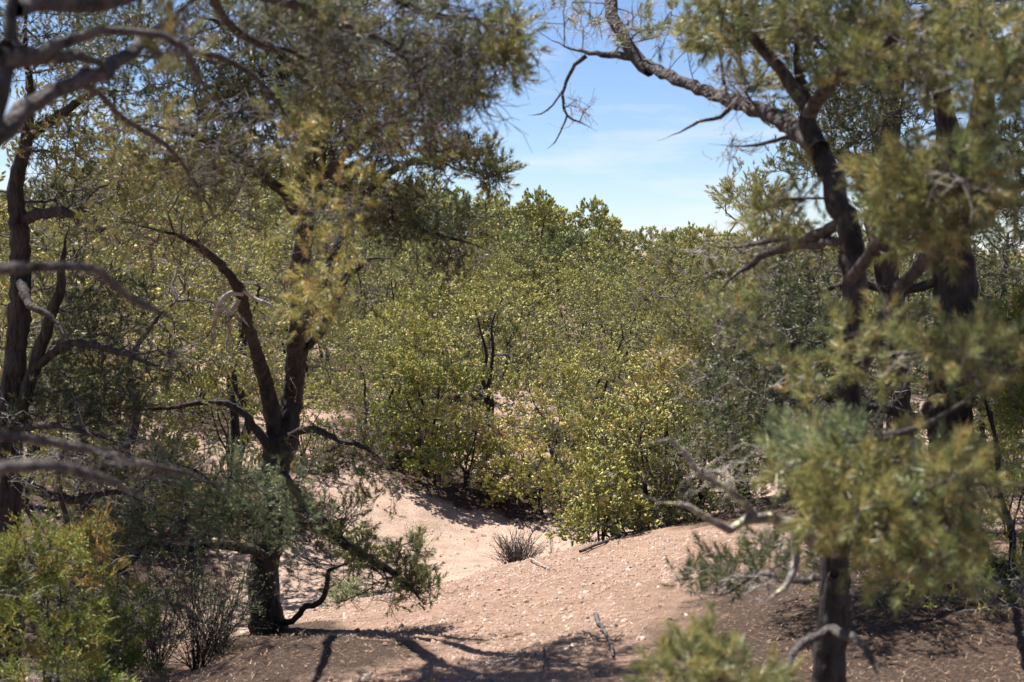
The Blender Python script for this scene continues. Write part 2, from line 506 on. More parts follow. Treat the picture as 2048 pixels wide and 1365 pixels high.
def tree_parts(limbs, att, leafy, palette, size, kind, r, tip_r=0.0022, side=4, side_reach=0.10, twig_sides=4,
               up=0.35, spread=0.9, bare_n=3, bare_len=0.12, trunk_sides=18, bf=0.35, wig=0.07, outv=None, thin=4):
    """limbs: list of dict(pts, rad, rough). Returns per limb: dict(stem=Wood, twigs=Wood, bare=Wood, shoots=(pos,dir,scale,pal))"""
    sk_pos, sk_rad, sk_limb = [], [], []
    for li, L in enumerate(limbs):
        for p, q in zip(L['pts'], L['rad']):
            if L.get('grow', True):
                sk_pos.append(p); sk_rad.append(q); sk_limb.append(li)
    sk_pos = np.array(sk_pos); sk_rad = np.array(sk_rad); n0 = len(sk_pos)
    lim = list(sk_limb)
    out = [dict(stem=Wood(), twigs=Wood(), bare=Wood(), sp=[], sd=[], ss=[], sc=[]) for _ in limbs]
    for li, L in enumerate(limbs):
        out[li]['stem'].tube(L['pts'], L['rad'], trunk_sides if L['rad'][0] > 0.03 else (10 if L['rad'][0] > 0.012 else 7), L.get('rough', 0.12), seed=li * 3.7)
    n = len(att)
    if n == 0:
        return out
    pos, parent, order = grow(sk_pos, sk_rad, att, bf)
    limb_of = np.zeros(n0 + n, int); limb_of[:n0] = sk_limb
    for i in order:
        limb_of[i] = limb_of[parent[i]]
    tips = np.zeros(n0 + n); kids = {}
    for i in reversed(order):
        if tips[i] == 0:
            tips[i] = 1
        if parent[i] >= n0:
            tips[parent[i]] += tips[i]
    for i in order:
        kids.setdefault(parent[i], []).append(i)
    rad = tip_r * tips ** 0.46
    for i in order:
        p = parent[i]
        rad[i] = min(rad[i], (sk_rad[p] * 0.75 if p < n0 else rad[p] * 0.97))
    main = {p: max(k, key=lambda q: tips[q]) for p, k in kids.items() if p >= n0}
    node_dir = {}
    for i in order:
        p = parent[i]
        if p >= n0 and main.get(p) == i:
            continue
        chain = [i]
        while chain[-1] in main:
            chain.append(main[chain[-1]])
        ctrl = np.vstack([pos[p][None], pos[chain]])
        seglen = np.linalg.norm(np.diff(ctrl, axis=0), axis=1)
        per = [int(min(5, max(1, round(s / 0.07)))) for s in seglen]
        if len(ctrl) < 2:
            continue
        path = catmull(ctrl, per)
        rr = np.r_[rad[chain[0]], rad[chain]]
        rr = np.interp(np.arange(len(path)), np.cumsum([0] + per), rr)
        rr[-1] = min(rr[-1], tip_r * 0.7)
        jit = r.normal(0, 1, path.shape) * wig * np.repeat(seglen, per).mean() * 0.6
        jit[0] = 0
        path = path + jit
        O = out[limb_of[i]]
        O['twigs'].tube(path, rr, twig_sides if rr[0] < 0.012 else max(twig_sides, 7))
        ce = np.cumsum([0] + per)
        for c, node in enumerate(chain):
            a, b = path[ce[c]], path[ce[c + 1]]
            node_dir[node] = (path[max(ce[c + 1] - 1, 0)], b, a)
    for i in order:
        if i not in node_dir:
            continue
        p0, p1, a = node_dir[i]
        O = out[limb_of[i]]
        k = i - n0
        d0 = unit(p1 - p0 + 1e-6)
        ov = outv[k] if outv is not None else 0.0
        if leafy[k]:
            if tips[i] <= 1:
                O['sp'].append(p1); O['sd'].append(d0 + np.array([0, 0, up * 0.6]) + ov); O['ss'].append(size[k] * r.uniform(.9, 1.25)); O['sc'].append(palette[k])
            if tips[i] <= thin:
                for _ in range(side):
                    t = r.random()
                    b = a + (p1 - a) * t
                    off = unit(r.normal(size=3) + d0 * 0.7 + np.array([0, 0, up]) + ov)
                    dist = side_reach * (0.25 + 0.75 * r.random())
                    e = b + off * dist
                    mid = (b + e) / 2 + r.normal(0, 0.12, 3) * dist
                    O['twigs'].tube([b, e], [tip_r, tip_r * .6], 3)
                    O['sp'].append(e); O['sd'].append(unit(e - mid) + d0 * 0.25 + np.array([0, 0, up]) + ov * .8 + r.normal(0, .15, 3)); O['ss'].append(size[k] * r.uniform(.7, 1.15)); O['sc'].append(palette[k])
        elif bare_n:
            for _ in range(bare_n):
                t = r.random(); b = a + (p1 - a) * t
                dist = bare_len * (0.4 + r.random())
                d = unit(r.normal(size=3) + d0 * 0.9)
                pts = [b]
                for q in range(3):
                    d = unit(d + r.normal(0, .35, 3)); pts.append(pts[-1] + d * dist / 3)
                O['bare'].tube(pts, np.array([1, .85, .7, .45]) * tip_r * 0.9, 3)
                if r.random() < 0.7:
                    d2 = unit(d + r.normal(0, .8, 3)); O['bare'].tube([pts[2], pts[2] + d2 * dist * .3, pts[2] + d2 * dist * .5 + r.normal(0, .1, 3) * dist], np.array([.7, .6, .4]) * tip_r * 0.9, 3)
    return out


LEAN = [0.0]      # how far (m) the upper part of the tree being built leans towards the camera


def lean(py):
    return LEAN[0] * float(smooth(820, 330, py)) if LEAN[0] else 0.0


def cloud(px, py, rx, ry, Y, n, leaf=1.0, pal='green', dy=None, size=1.0):
    """attractors inside an ellipsoid that covers (px+-rx, py+-ry) at distance Y"""
    Y = Y - lean(py)
    return dict(c=(px, py), rx=rx, ry=ry, Y=Y, n=n, leaf=leaf, pal=pal, dy=dy if dy is not None else rx / FPX * Y * 0.8, size=size)


def sample_clouds(clouds, r):
    A, L, Pn, S = [], [], [], []
    for c in clouds:
        m = c['n']
        v = unit(r.normal(size=(m, 3))) * (r.random((m, 1)) ** 0.4)
        for q in v:
            A.append(P(c['c'][0] + q[0] * c['rx'], c['c'][1] + q[1] * c['ry'], c['Y'] + q[2] * c['dy']))
            L.append(r.random() < c['leaf'])
            Pn.append(c['pal'] if r.random() < 0.85 or c['pal'] in ('dark', 'blue') else 'olive')
            S.append(c['size'])
    return np.array(A).reshape(-1, 3), L, Pn, np.array(S)


def limb(pts, rough=0.14, ds=0.06, ground=False, grow=True):
    """pts: (px, py, Y, width in px); a list of points in the picture with their distances"""
    pts = [(p[0], p[1], p[2] - lean(p[1]), p[3]) for p in pts]
    w = np.array([P(*p[:3]) for p in pts])
    rad = np.array([p[3] / FPX * p[2] / 2 for p in pts])
    if ground:
        zg = gz(w[0][0], w[0][1])
        if w[0][2] > zg:
            w = np.vstack([[w[0][0], w[0][1], zg - 0.08], w]); rad = np.r_[rad[0] * 1.12, rad]
        else:
            w[0][2] = zg - 0.08
    seg = np.linalg.norm(np.diff(w, axis=0), axis=1)
    per = [max(1, int(round(s / ds))) for s in seg]
    path = catmull(w, per)
    rr = np.interp(np.arange(len(path)), np.cumsum([0] + per), rad)
    if len(path) > 6:
        k = np.zeros_like(path); k[1:-1] = rng.normal(0, 1, (len(path) - 2, 3)) * np.minimum(rr[1:-1], .02)[:, None] * 0.22
        path = path + k
    tt = np.linspace(0, 1, len(path))
    rr = rr * (1 - .85 * smooth(.72, 1.0, tt))
    return dict(pts=path, rad=rr, rough=rough, grow=grow)


def hand_tree(name, label, category, limbs, clouds, kind, seed, needle_name='needles', mat_leaf=None, mat_bark=None, mat_twig=None, mat_bare=None, group=None, roots=0, **kw):
    r = np.random.default_rng(seed)
    att, leafy, pal, size = sample_clouds(clouds, r)
    parts = tree_parts(limbs, att, leafy, pal, size, kind, r, **kw)
    base = limbs[0]['pts'][0]
    root = empty(name, None, label=label, category=category, group=group)
    mat_leaf = mat_leaf or M_NEEDLE
    for li, O in enumerate(parts):
        st = O['stem'].build('trunk' if li == 0 else 'branch', limbs[li].get('mat') or ((mat_bark or M_BARK) if limbs[li]['rad'][0] < .034 else M_BARK), root)
        O['twigs'].build('twigs', mat_twig or M_TWIG, st, kind='stuff')
        O['bare'].build('dead_twigs', mat_bare or M_DEAD, st, kind='stuff')
        if O['sp']:
            V, C = bake_shoots(O['sp'], O['sd'], np.array(O['ss']), O['sc'], kind, r)
            put(needle_name, foliage_mesh(needle_name, V, C, mat_leaf), st, kind='stuff')
    if roots:
        br = limbs[0]['rad'][0]
        for k in range(roots):
            a_ = k * 6.283 / roots + r.uniform(-.4, .4) - .6
            dd_ = np.array([math.cos(a_), math.sin(a_), 0]); p_ = []
            for q_, (dist, hh) in enumerate([(.2, 2.0), (.62, 1.0), (1.0, .42), (1.6, .10), (2.3, -.08), (3.3, -.6)]):
                xy = base[:2] + dd_[:2] * br * dist + r.normal(0, .12, 2) * br * q_ * .6
                p_.append([xy[0], xy[1], gz(xy[0], xy[1]) + hh * br])
            W2 = Wood(); c_ = catmull(p_, 5); W2.tube(c_, np.interp(np.arange(len(c_)), [0, 8, 25], [br * .42, br * .34, br * .10]), 10, .25, seed=k * 2.1)
            W2.build('root', M_BARK, root)
    # move the origin to the foot of the trunk
    off = Vector((float(base[0]), float(base[1]), gz(base[0], base[1])))
    root.location = off
    for ch in root.children:
        ch.location = -off
    return root


def generic_tree(seed, H, W, kind, pal, n_att, stems=2, side=4, low=0.12, lean=0.0, size=1.0, dead=0.15, top_pal=None,
                 reach=0.075, bare_top=0.0, tip_r=0.003, nb=12, twig_sides=3, mat_bare=None, blobr=0.36, thin=4, bare_n=3):
    """a whole small tree around the origin: returns meshes (trunk, twigs, dead twigs, foliage)"""
    r = np.random.default_rng(seed)
    limbs = []
    for s in range(stems):
        az = r.random() * 6.283 + s * 6.283 / stems
        ln = H * r.uniform(.55, .8)
        out = W * 0.5 * (r.uniform(.25, .6) if stems > 1 else r.uniform(0, .2))
        tx, ty = math.cos(az) * out + lean, math.sin(az) * out
        ctrl = [np.array([0.03 * math.cos(az), 0.03 * math.sin(az), -0.1])]
        for k in range(1, 6):
            f = k / 5
            ctrl.append(np.array([tx * f ** 1.1, ty * f ** 1.1, ln * f]) + r.normal(0, .05, 3) * H * .35 * np.array([1, 1, .3]))
        path = catmull(ctrl, 5)
        r0 = H * 0.019 / math.sqrt(stems) * 1.3
        rr = np.linspace(r0, r0 * 0.22, len(path)); rr[0] *= 1.3
        limbs.append(dict(pts=path, rad=rr, rough=.15))
    A, Lf, Pn, S = [], [], [], []
    blobs = []
    for b in range(nb):
        th = r.random() * 6.283; ph = math.asin(r.uniform(-0.98, 0.97))
        rr_ = r.uniform(.50, .80)
        wx = max(math.cos(ph), .62 if ph < 0 else 0)
        c = np.array([math.cos(th) * wx * W / 2 * rr_ + lean * .6, math.sin(th) * wx * W / 2 * rr_, H * (low + (1 - low) * (0.5 + 0.5 * math.sin(ph) * rr_ * 1.1))])
        blobs.append((c, W * 0.5 * r.uniform(blobr * .75, blobr * 1.3)))
    blobs.append((np.array([lean * .8, 0, H * .86]), W * 0.2))
    if low < .08:
        for b in range(max(3, nb // 3)):
            th = b * 6.283 / max(3, nb // 3) + r.uniform(-.3, .3)
            blobs.append((np.array([math.cos(th) * W * .30, math.sin(th) * W * .30, H * .12]), W * 0.19))
    OV = []
    ws = np.array([b[1] ** 2.2 for b in blobs]); ws /= ws.sum()
    for k in range(n_att):
        c, br = blobs[r.choice(len(blobs), p=ws)]
        v = unit(r.normal(size=3)) * r.random() ** 0.35
        v[2] = v[2] * 0.8
        if v[2] < -0.35:
            v[2] *= 0.6
        p = c + v * br
        p[2] = max(p[2], 0.05)
        A.append(p); OV.append(unit(v + 1e-6) * 1.0)
        zt = p[2] / H
        isdead = r.random() < dead * (1.6 if zt < .45 else .7) or (zt > .72 and r.random() < bare_top)
        Lf.append(not isdead)
        Pn.append(top_pal if top_pal and r.random() < smooth(.45, .8, zt) else pal)
        S.append(size)
    parts = tree_parts(limbs, np.array(A), Lf, Pn, np.array(S), kind, r, side=side, side_reach=reach, twig_sides=twig_sides, tip_r=tip_r,
                       up=0.55, bare_n=bare_n, bare_len=0.16, trunk_sides=9, bf=0.3, thin=thin, outv=OV)
    tr, tw, ba = Wood(), Wood(), Wood()
    sp, sd, ss, scol = [], [], [], []
    for O in parts:
        for W_, X in ((tr, O['stem']), (tw, O['twigs']), (ba, O['bare'])):
            for v, f in zip(X.v, X.f):
                W_.v.append(v)
            for f in X.f:
                W_.f.append(f + W_.n)
            W_.n += X.n
        sp += O['sp']; sd += O['sd']; ss += O['ss']; scol += O['sc']
    mat = M_SCALE if kind[0] == 'j' else (M_TUFT if kind in ('mid', 'far') else M_NEEDLE)
    V, C = bake_shoots(sp, sd, np.array(ss), scol, kind, r)
    ms = [('trunk', tr.mesh('trunk', M_BARK)), ('crown', foliage_mesh('crown', V, C, mat)), ('twigs', tw.mesh('twigs', M_GREY))]
    if ba.v:
        ms.append(('dead_twigs', ba.mesh('dead_twigs', mat_bare or M_DEAD)))
    return ms


def place(meshes, name, label, category, x, y, rot, scale, group=None, duff=None, sink=0.0):
    root = empty(name, (x, y, gz(x, y) - sink), label=label, category=category, group=group)
    root.rotation_euler = (0, 0, rot)
    root.scale = (scale[0], scale[0], scale[1])
    for nm, me in meshes:
        put(nm, me, root, kind=None if nm == 'trunk' else 'stuff')
    if duff:
        add_duff(x, y, duff)
    return root


#@@FOREGROUND
# ------------------------------------------------------------------ main pinyon left of the clearing
add_duff(-1.53, 8.85, 0.5); add_duff(-1.1, 7.1, 0.72); add_duff(-1.7, 6.6, 0.8)
Y1 = 9.0
LEAN[0] = 1.9  # made-up lean: brings the crown forward so its shadow clears the gravel
t1 = [
    limb([(550, 1316, Y1, 97.2), (544, 1290, Y1, 82.8), (534, 1230, Y1, 68.4), (526, 1150, Y1, 61.2), (536, 1080, Y1, 55.8), (547, 1000, Y1, 50.4), (553, 930, Y1, 54.0), (562, 880, Y1, 66.6),
          (585, 790, 9.05, 43.2), (592, 700, 9.1, 37.8), (603, 620, 9.1, 39.6), (600, 540, 9.1, 37.8), (612, 440, 9.1, 34.2), (636, 340, 9.15, 28.8), (646, 240, 9.2, 24.3), (640, 140, 9.2, 19.8), (652, 20, 9.2, 15.3), (640, -150, 9.2, 8.1)], rough=.26, ds=.03, ground=True),
    limb([(556, 900, 8.97, 41.6), (542, 810, 8.92, 32.0), (524, 740, 8.85, 26.4), (505, 680, 8.8, 24.0), (490, 620, 8.75, 21.6), (480, 578, 8.7, 24.0), (455, 545, 8.7, 17.6), (420, 512, 8.6, 16.0), (375, 480, 8.5, 12.0), (320, 462, 8.4, 8.8), (255, 447, 8.3, 6.4), (190, 440, 8.2, 4.0)], rough=.3),
    limb([(603, 640, 9.1, 30), (632, 575, 9.2, 30), (660, 530, 9.3, 28), (684, 480, 9.35, 26), (706, 425, 9.4, 22), (745, 372, 9.4, 18), (800, 335, 9.3, 13), (860, 318, 9.1, 10), (930, 345, 9.0, 8), (1000, 356, 8.9, 5)]),
    limb([(684, 470, 9.35, 20), (740, 440, 9.3, 20), (790, 440, 9.2, 16), (850, 462, 9.1, 12), (920, 480, 9.0, 8), (985, 505, 8.9, 5)]),
    limb([(598, 700, 9.1, 22), (640, 665, 9.2, 20), (668, 610, 9.2, 18), (690, 560, 9.25, 16), (740, 520, 9.3, 12), (800, 520, 9.2, 7)]),
    limb([(548, 905, 8.95, 24), (505, 850, 8.85, 18), (470, 815, 8.8, 14), (410, 806, 8.7, 12), (340, 815, 8.65, 9), (270, 822, 8.6, 6), (215, 850, 8.5, 4)], rough=.2),
    limb([(562, 940, 8.9, 22), (590, 985, 8.8, 20), (640, 1040, 8.6, 19), (700, 1095, 8.45, 17), (760, 1130, 8.3, 15), (810, 1165, 8.2, 13), (850, 1208, 8.1, 9), (875, 1200, 8.1, 4)]),
    limb([(548, 1250, 8.97, 14), (585, 1240, 8.9, 13), (612, 1215, 8.75, 13), (640, 1205, 8.7, 12), (655, 1170, 8.6, 11), (660, 1140, 8.6, 10), (720, 1120, 8.5, 6)]),
    limb([(525, 1110, 8.9, 22), (480, 1095, 8.6, 19), (420, 1090, 8.4, 17), (360, 1100, 8.3, 15), (300, 1090, 8.2, 12), (245, 1140, 8.1, 14), (200, 1120, 8.1, 8)], rough=.25),
    limb([(535, 1060, 8.9, 22), (500, 1030, 8.6, 20), (460, 1020, 8.4, 17), (430, 980, 8.3, 13), (390, 940, 8.2, 9), (340, 925, 8.1, 5)], rough=.25),
    limb([(606, 440, 9.1, 26), (560, 380, 8.9, 22), (500, 330, 8.7, 19), (430, 290, 8.5, 16), (350, 260, 8.3, 12), (270, 250, 8.1, 8)]),
    limb([(640, 250, 9.2, 22), (700, 190, 8.9, 20), (770, 150, 8.5, 17), (850, 110, 8.0, 13), (930, 90, 7.6, 9), (1000, 100, 7.4, 5)]),
    limb([(640, 180, 9.2, 20), (560, 110, 9.0, 18), (470, 60, 8.8, 14), (380, 30, 8.6, 9)]),
    limb([(622, 380, 9.15, 20), (700, 300, 8.5, 18), (770, 250, 7.8, 15), (850, 240, 7.3, 11), (930, 260, 7.0, 6)]),
    dict(limb([(484, 588, 8.65, 13), (462, 590, 8.6, 11), (442, 604, 8.55, 10), (430, 640, 8.5, 8), (427, 700, 8.5, 5)], ds=.03, grow=False), mat=M_DEAD),
    dict(limb([(480, 596, 8.65, 11), (463, 625, 8.6, 9), (458, 660, 8.6, 8), (452, 715, 8.6, 4)], ds=.03, grow=False), mat=M_DEAD),
    dict(limb([(440, 608, 8.55, 8), (462, 628, 8.5, 7), (484, 638, 8.5, 5), (500, 655, 8.5, 4)], ds=.03, grow=False), mat=M_DEAD),
    dict(limb([(488, 580, 8.65, 10), (505, 595, 8.6, 8), (540, 612, 8.5, 7), (575, 640, 8.5, 4)], ds=.03, grow=False), mat=M_DEAD),
    limb([(563, 880, 8.9, 18), (620, 860, 8.7, 15), (680, 880, 8.5, 12), (740, 900, 8.4, 9), (800, 960, 8.3, 5)]),
]
c1 = [
    cloud(560, 1000, 130, 70, 8.2, 62, .9, 'blue'), cloud(400, 960, 140, 65, 8.1, 66, .95, 'blue'), cloud(310, 1050, 150, 60, 8.0, 62, .95, 'blue'),
    cloud(540, 1060, 90, 50, 8.3, 34, .9, 'blue'), cloud(430, 1045, 90, 50, 8.2, 46, .9, 'blue'),
    cloud(210, 1090, 100, 55, 7.9, 46, .92, 'blue'), cloud(700, 990, 110, 90, 8.5, 60, .6, 'green'), cloud(650, 1100, 90, 90, 8.5, 50, .45, 'dark'),
    cloud(790, 1130, 90, 60, 8.25, 66, .75, 'green'), cloud(840, 1175, 45, 35, 8.1, 26, 1, 'green'), cloud(760, 1190, 90, 40, 8.3, 40, .06, 'green'),
    cloud(700, 900, 120, 80, 8.5, 46, .35, 'dark'),
    cloud(920, 320, 90, 36, 9.0, 44, .95, 'green'), cloud(985, 345, 34, 30, 8.9, 20, 1, 'green'), cloud(800, 300, 110, 60, 9.0, 60, .75, 'green'),
    cloud(850, 450, 140, 45, 9.1, 90, .8, 'dark'), cloud(900, 520, 90, 36, 9.0, 40, .5, 'dark'), cloud(760, 420, 90, 60, 9.2, 50, .8, 'dark'),
    cloud(760, 200, 190, 110, 8.1, 150, .75, 'green'), cloud(900, 140, 110, 90, 7.6, 90, .6, 'green'), cloud(560, 140, 180, 120, 9.0, 140, .8, 'green'),
    cloud(640, -60, 350, 100, 9.2, 150, .85, 'green'), cloud(430, 300, 180, 110, 8.6, 110, .8, 'green'), cloud(300, 300, 130, 80, 8.2, 60, .7, 'olive'),
    cloud(300, 480, 140, 70, 8.4, 60, .2, 'olive'), cloud(430, 430, 120, 90, 8.7, 46, .2, 'olive'), cloud(620, 350, 120, 110, 9.0, 60, .55, 'green'),
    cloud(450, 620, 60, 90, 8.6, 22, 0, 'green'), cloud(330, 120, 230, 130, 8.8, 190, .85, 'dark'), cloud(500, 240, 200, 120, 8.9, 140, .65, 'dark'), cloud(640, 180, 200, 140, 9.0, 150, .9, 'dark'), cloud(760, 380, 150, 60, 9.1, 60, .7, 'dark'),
    cloud(700, 60, 200, 100, 9.0, 90, .6, 'green'), cloud(640, 760, 110, 90, 9.0, 30, .1, 'green'), cloud(600, 550, 70, 90, 9.0, 30, .2, 'dark'), cloud(320, 830, 120, 60, 8.6, 36, .15, 'green'),
    cloud(720, 560, 110, 80, 9.2, 40, .5, 'green'), cloud(840, 290, 150, 50, 7.2, 46, .3, 'green'),
]
hand_tree('pinyon_tree', 'twin-stemmed dark-barked pinyon standing at the left edge of the pebbly clearing', 'tree', t1, c1, 'main', 101,
          side=4, side_reach=.085, tip_r=.0021, bare_n=2, bare_len=.12, mat_bare=M_RED, mat_twig=M_TWIG)

LEAN[0] = 0.0

# ------------------------------------------------------------------ near tree at the left edge, out of focus
t2 = [
    limb([(-560, 1900, 2.7, 150), (-330, 1300, 2.7, 130), (-210, 900, 2.7, 120), (-130, 540, 2.75, 110), (-50, 300, 2.8, 95), (5, 150, 2.85, 75), (28, 20, 2.9, 62), (20, -200, 3.0, 45)], rough=.2, ground=True),
    limb([(-140, 560, 2.75, 35.2), (-40, 545, 2.6, 27.2), (60, 536, 2.55, 23.2), (140, 534, 2.6, 20.0), (205, 545, 2.7, 19.2), (245, 590, 2.8, 16.0), (300, 615, 2.9, 13.6), (355, 648, 3.0, 11.2), (395, 668, 3.1, 8.0)], rough=.3),
    limb([(-200, 900, 2.7, 44), (-60, 950, 2.3, 34), (30, 928, 2.2, 27), (95, 928, 2.2, 24), (165, 940, 2.3, 24), (225, 965, 2.4, 18), (270, 985, 2.5, 12), (330, 1010, 2.6, 6)], rough=.3),
    limb([(-190, 850, 2.7, 36), (0, 868, 2.5, 22), (100, 885, 2.7, 18), (200, 905, 3.0, 16), (285, 928, 3.3, 15), (360, 945, 3.5, 12), (430, 968, 3.7, 9), (490, 985, 3.8, 5)], rough=.2),
    limb([(-60, 300, 2.8, 46.8), (20, 250, 2.9, 39.1), (80, 205, 3.0, 34.0), (150, 165, 3.1, 31.4), (225, 132, 3.3, 28.9), (285, 85, 3.5, 25.5), (345, 35, 3.7, 20.4), (430, -30, 3.9, 15.3)], rough=.2),
    limb([(0, 120, 2.85, 50), (70, 110, 2.9, 36), (130, 82, 3.0, 24), (200, 62, 3.0, 19), (265, 62, 3.0, 17), (330, 72, 3.0, 18), (372, 100, 3.0, 17), (392, 150, 3.0, 14), (420, 190, 3.1, 11), (460, 222, 3.2, 8)], rough=.3),
    limb([(10, 100, 2.85, 40), (90, 115, 3.0, 28), (160, 112, 3.1, 20), (200, 128, 3.2, 15), (240, 170, 3.3, 10)], rough=.3),
    limb([(30, 20, 2.9, 34), (90, 0, 3.1, 42), (180, 0, 3.3, 42), (290, -15, 3.5, 36), (420, -25, 3.9, 34), (540, -10, 4.3, 27), (650, 40, 4.6, 20), (760, 80, 4.8, 15), (860, 130, 4.9, 11), (960, 190, 5.0, 7)], rough=.2),
    limb([(540, -20, 4.3, 24), (640, -60, 4.5, 22), (760, -20, 4.7, 18), (860, 30, 4.9, 14), (960, 40, 5.0, 10), (1040, 90, 5.0, 6)]),
    limb([(420, -30, 3.9, 22), (450, 40, 4.2, 18), (520, 90, 4.6, 15), (600, 110, 5.0, 12), (690, 180, 5.3, 9), (760, 260, 5.5, 6)]),
    limb([(285, 85, 3.5, 20), (330, 110, 3.7, 15), (420, 108, 4.1, 14), (500, 150, 4.5, 12), (560, 210, 4.9, 9), (600, 290, 5.2, 6)]),
    limb([(150, 165, 3.1, 20), (200, 190, 3.4, 14), (250, 240, 3.8, 12), (330, 290, 4.3, 11), (380, 350, 4.8, 9), (450, 470, 5.3, 6)]),
]
c2 = [
    cloud(780, 60, 260, 80, 4.8, 80, .35, 'dark', dy=.5), cloud(880, 170, 150, 90, 4.9, 64, .28, 'dark', dy=.4), cloud(1010, 90, 60, 80, 5.0, 44, .8, 'green', dy=.3),
    cloud(600, 40, 160, 60, 4.6, 60, .4, 'dark', dy=.4), cloud(690, 150, 110, 90, 5.1, 50, .3, 'dark', dy=.4), cloud(560, 230, 90, 90, 5.0, 22, .2, 'green', dy=.4),
    cloud(360, 80, 90, 60, 3.5, 14, .35, 'olive', dy=.3), cloud(700, 430, 110, 110, 5.4, 26, .55, 'yellow', dy=.4), cloud(650, 590, 90, 70, 5.6, 30, .85, 'yellow', dy=.3),
    cloud(440, 300, 120, 110, 4.9, 26, .1, 'olive', dy=.4), cloud(620, 460, 60, 60, 5.5, 14, .6, 'yellow', dy=.3), cloud(600, 280, 30, 30, 5.3, 10, 1, 'yellow', dy=.2),
    cloud(830, 90, 200, 110, 4.9, 50, .15, 'green', dy=.4),
    cloud(860, 200, 150, 60, 5.0, 40, .1, 'olive', dy=.3), cloud(0, -500, 600, 260, 3.2, 110, 1, 'green', dy=.9), cloud(250, -260, 300, 120, 3.6, 80, 1, 'green', dy=.7), cloud(230, 950, 100, 30, 2.9, 2, 0, 'green', dy=.2),  # clouds above the frame are unseen crown, added to shade trunk and limbs
]
hand_tree('pinyon_tree', 'out-of-focus pinyon at the left border whose thin bare limbs reach across the view', 'tree', t2, c2, 'near', 202,
          side=4, side_reach=.07, tip_r=.0019, bare_n=4, bare_len=.15, mat_bark=M_LICHEN, mat_twig=M_LICHEN, mat_bare=M_GREY, bf=.2)

# ------------------------------------------------------------------ shaded tree behind it, left
add_duff(-2.9, 8.4, 1.0)
t3 = [
    limb([(8, 1420, 8.4, 76.5), (12, 1200, 8.4, 61.2), (14, 1050, 8.4, 52.7), (22, 900, 8.4, 49.3), (24, 780, 8.4, 45.9), (36, 660, 8.4, 44.2), (42, 560, 8.4, 40.8), (40, 460, 8.4, 37.4), (30, 380, 8.4, 32.3), (48, 300, 8.4, 27.2), (60, 200, 8.4, 22.1), (50, 60, 8.4, 15.3), (60, -120, 8.4, 7.6)], rough=.26, ds=.04, ground=True),
    limb([(22, 880, 8.4, 34), (50, 800, 8.3, 27), (75, 720, 8.3, 25), (95, 650, 8.25, 23), (118, 590, 8.2, 20), (128, 520, 8.2, 16), (140, 440, 8.1, 10)]),
    limb([(70, 735, 8.3, 18), (130, 692, 8.2, 17), (190, 690, 8.1, 16), (250, 708, 8.0, 13), (300, 728, 7.9, 10), (350, 735, 7.8, 6)]),
    limb([(40, 440, 8.4, 24), (90, 428, 8.3, 20), (140, 424, 8.2, 16), (195, 420, 8.1, 10)], rough=.3),
    limb([(40, 560, 8.4, 22), (60, 610, 7.8, 15), (105, 635, 7.6, 11), (130, 680, 7.5, 8), (140, 720, 7.5, 5)], rough=.3),
    limb([(20, 940, 8.4, 22), (90, 990, 8.1, 20), (160, 1000, 8.0, 16), (230, 985, 7.9, 12), (300, 1010, 7.8, 7)]),
    limb([(50, 280, 8.4, 22), (120, 230, 8.3, 18), (180, 190, 8.2, 13), (260, 180, 8.1, 8)]),
    limb([(20, 860, 8.4, 18), (100, 850, 8.0, 14), (170, 865, 7.9, 10), (250, 890, 7.8, 6)]),
]
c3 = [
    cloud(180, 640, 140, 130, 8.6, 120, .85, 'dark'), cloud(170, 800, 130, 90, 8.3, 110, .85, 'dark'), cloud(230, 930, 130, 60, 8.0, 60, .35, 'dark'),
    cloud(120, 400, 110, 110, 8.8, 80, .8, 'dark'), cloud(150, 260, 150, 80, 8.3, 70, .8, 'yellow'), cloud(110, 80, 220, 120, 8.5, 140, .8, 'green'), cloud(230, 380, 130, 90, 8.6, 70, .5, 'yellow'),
    cloud(-120, 500, 120, 300, 8.6, 90, .85, 'dark'), cloud(-80, 900, 120, 150, 8.2, 50, .7, 'dark'), cloud(60, -160, 250, 120, 8.5, 100, .9, 'green'), cloud(90, 940, 90, 70, 7.9, 30, .3, 'yellow'),  # includes crown above the frame, out of view, added for its shade
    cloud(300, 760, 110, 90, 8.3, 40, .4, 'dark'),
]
hand_tree('pinyon_tree', 'heavily shaded pinyon with a forked black trunk at the left, behind the out-of-focus limbs', 'tree', t3, c3, 'fine', 303,
          side=5, side_reach=.10, tip_r=.0024, bare_n=4, bare_len=.16, mat_bare=M_DEAD)

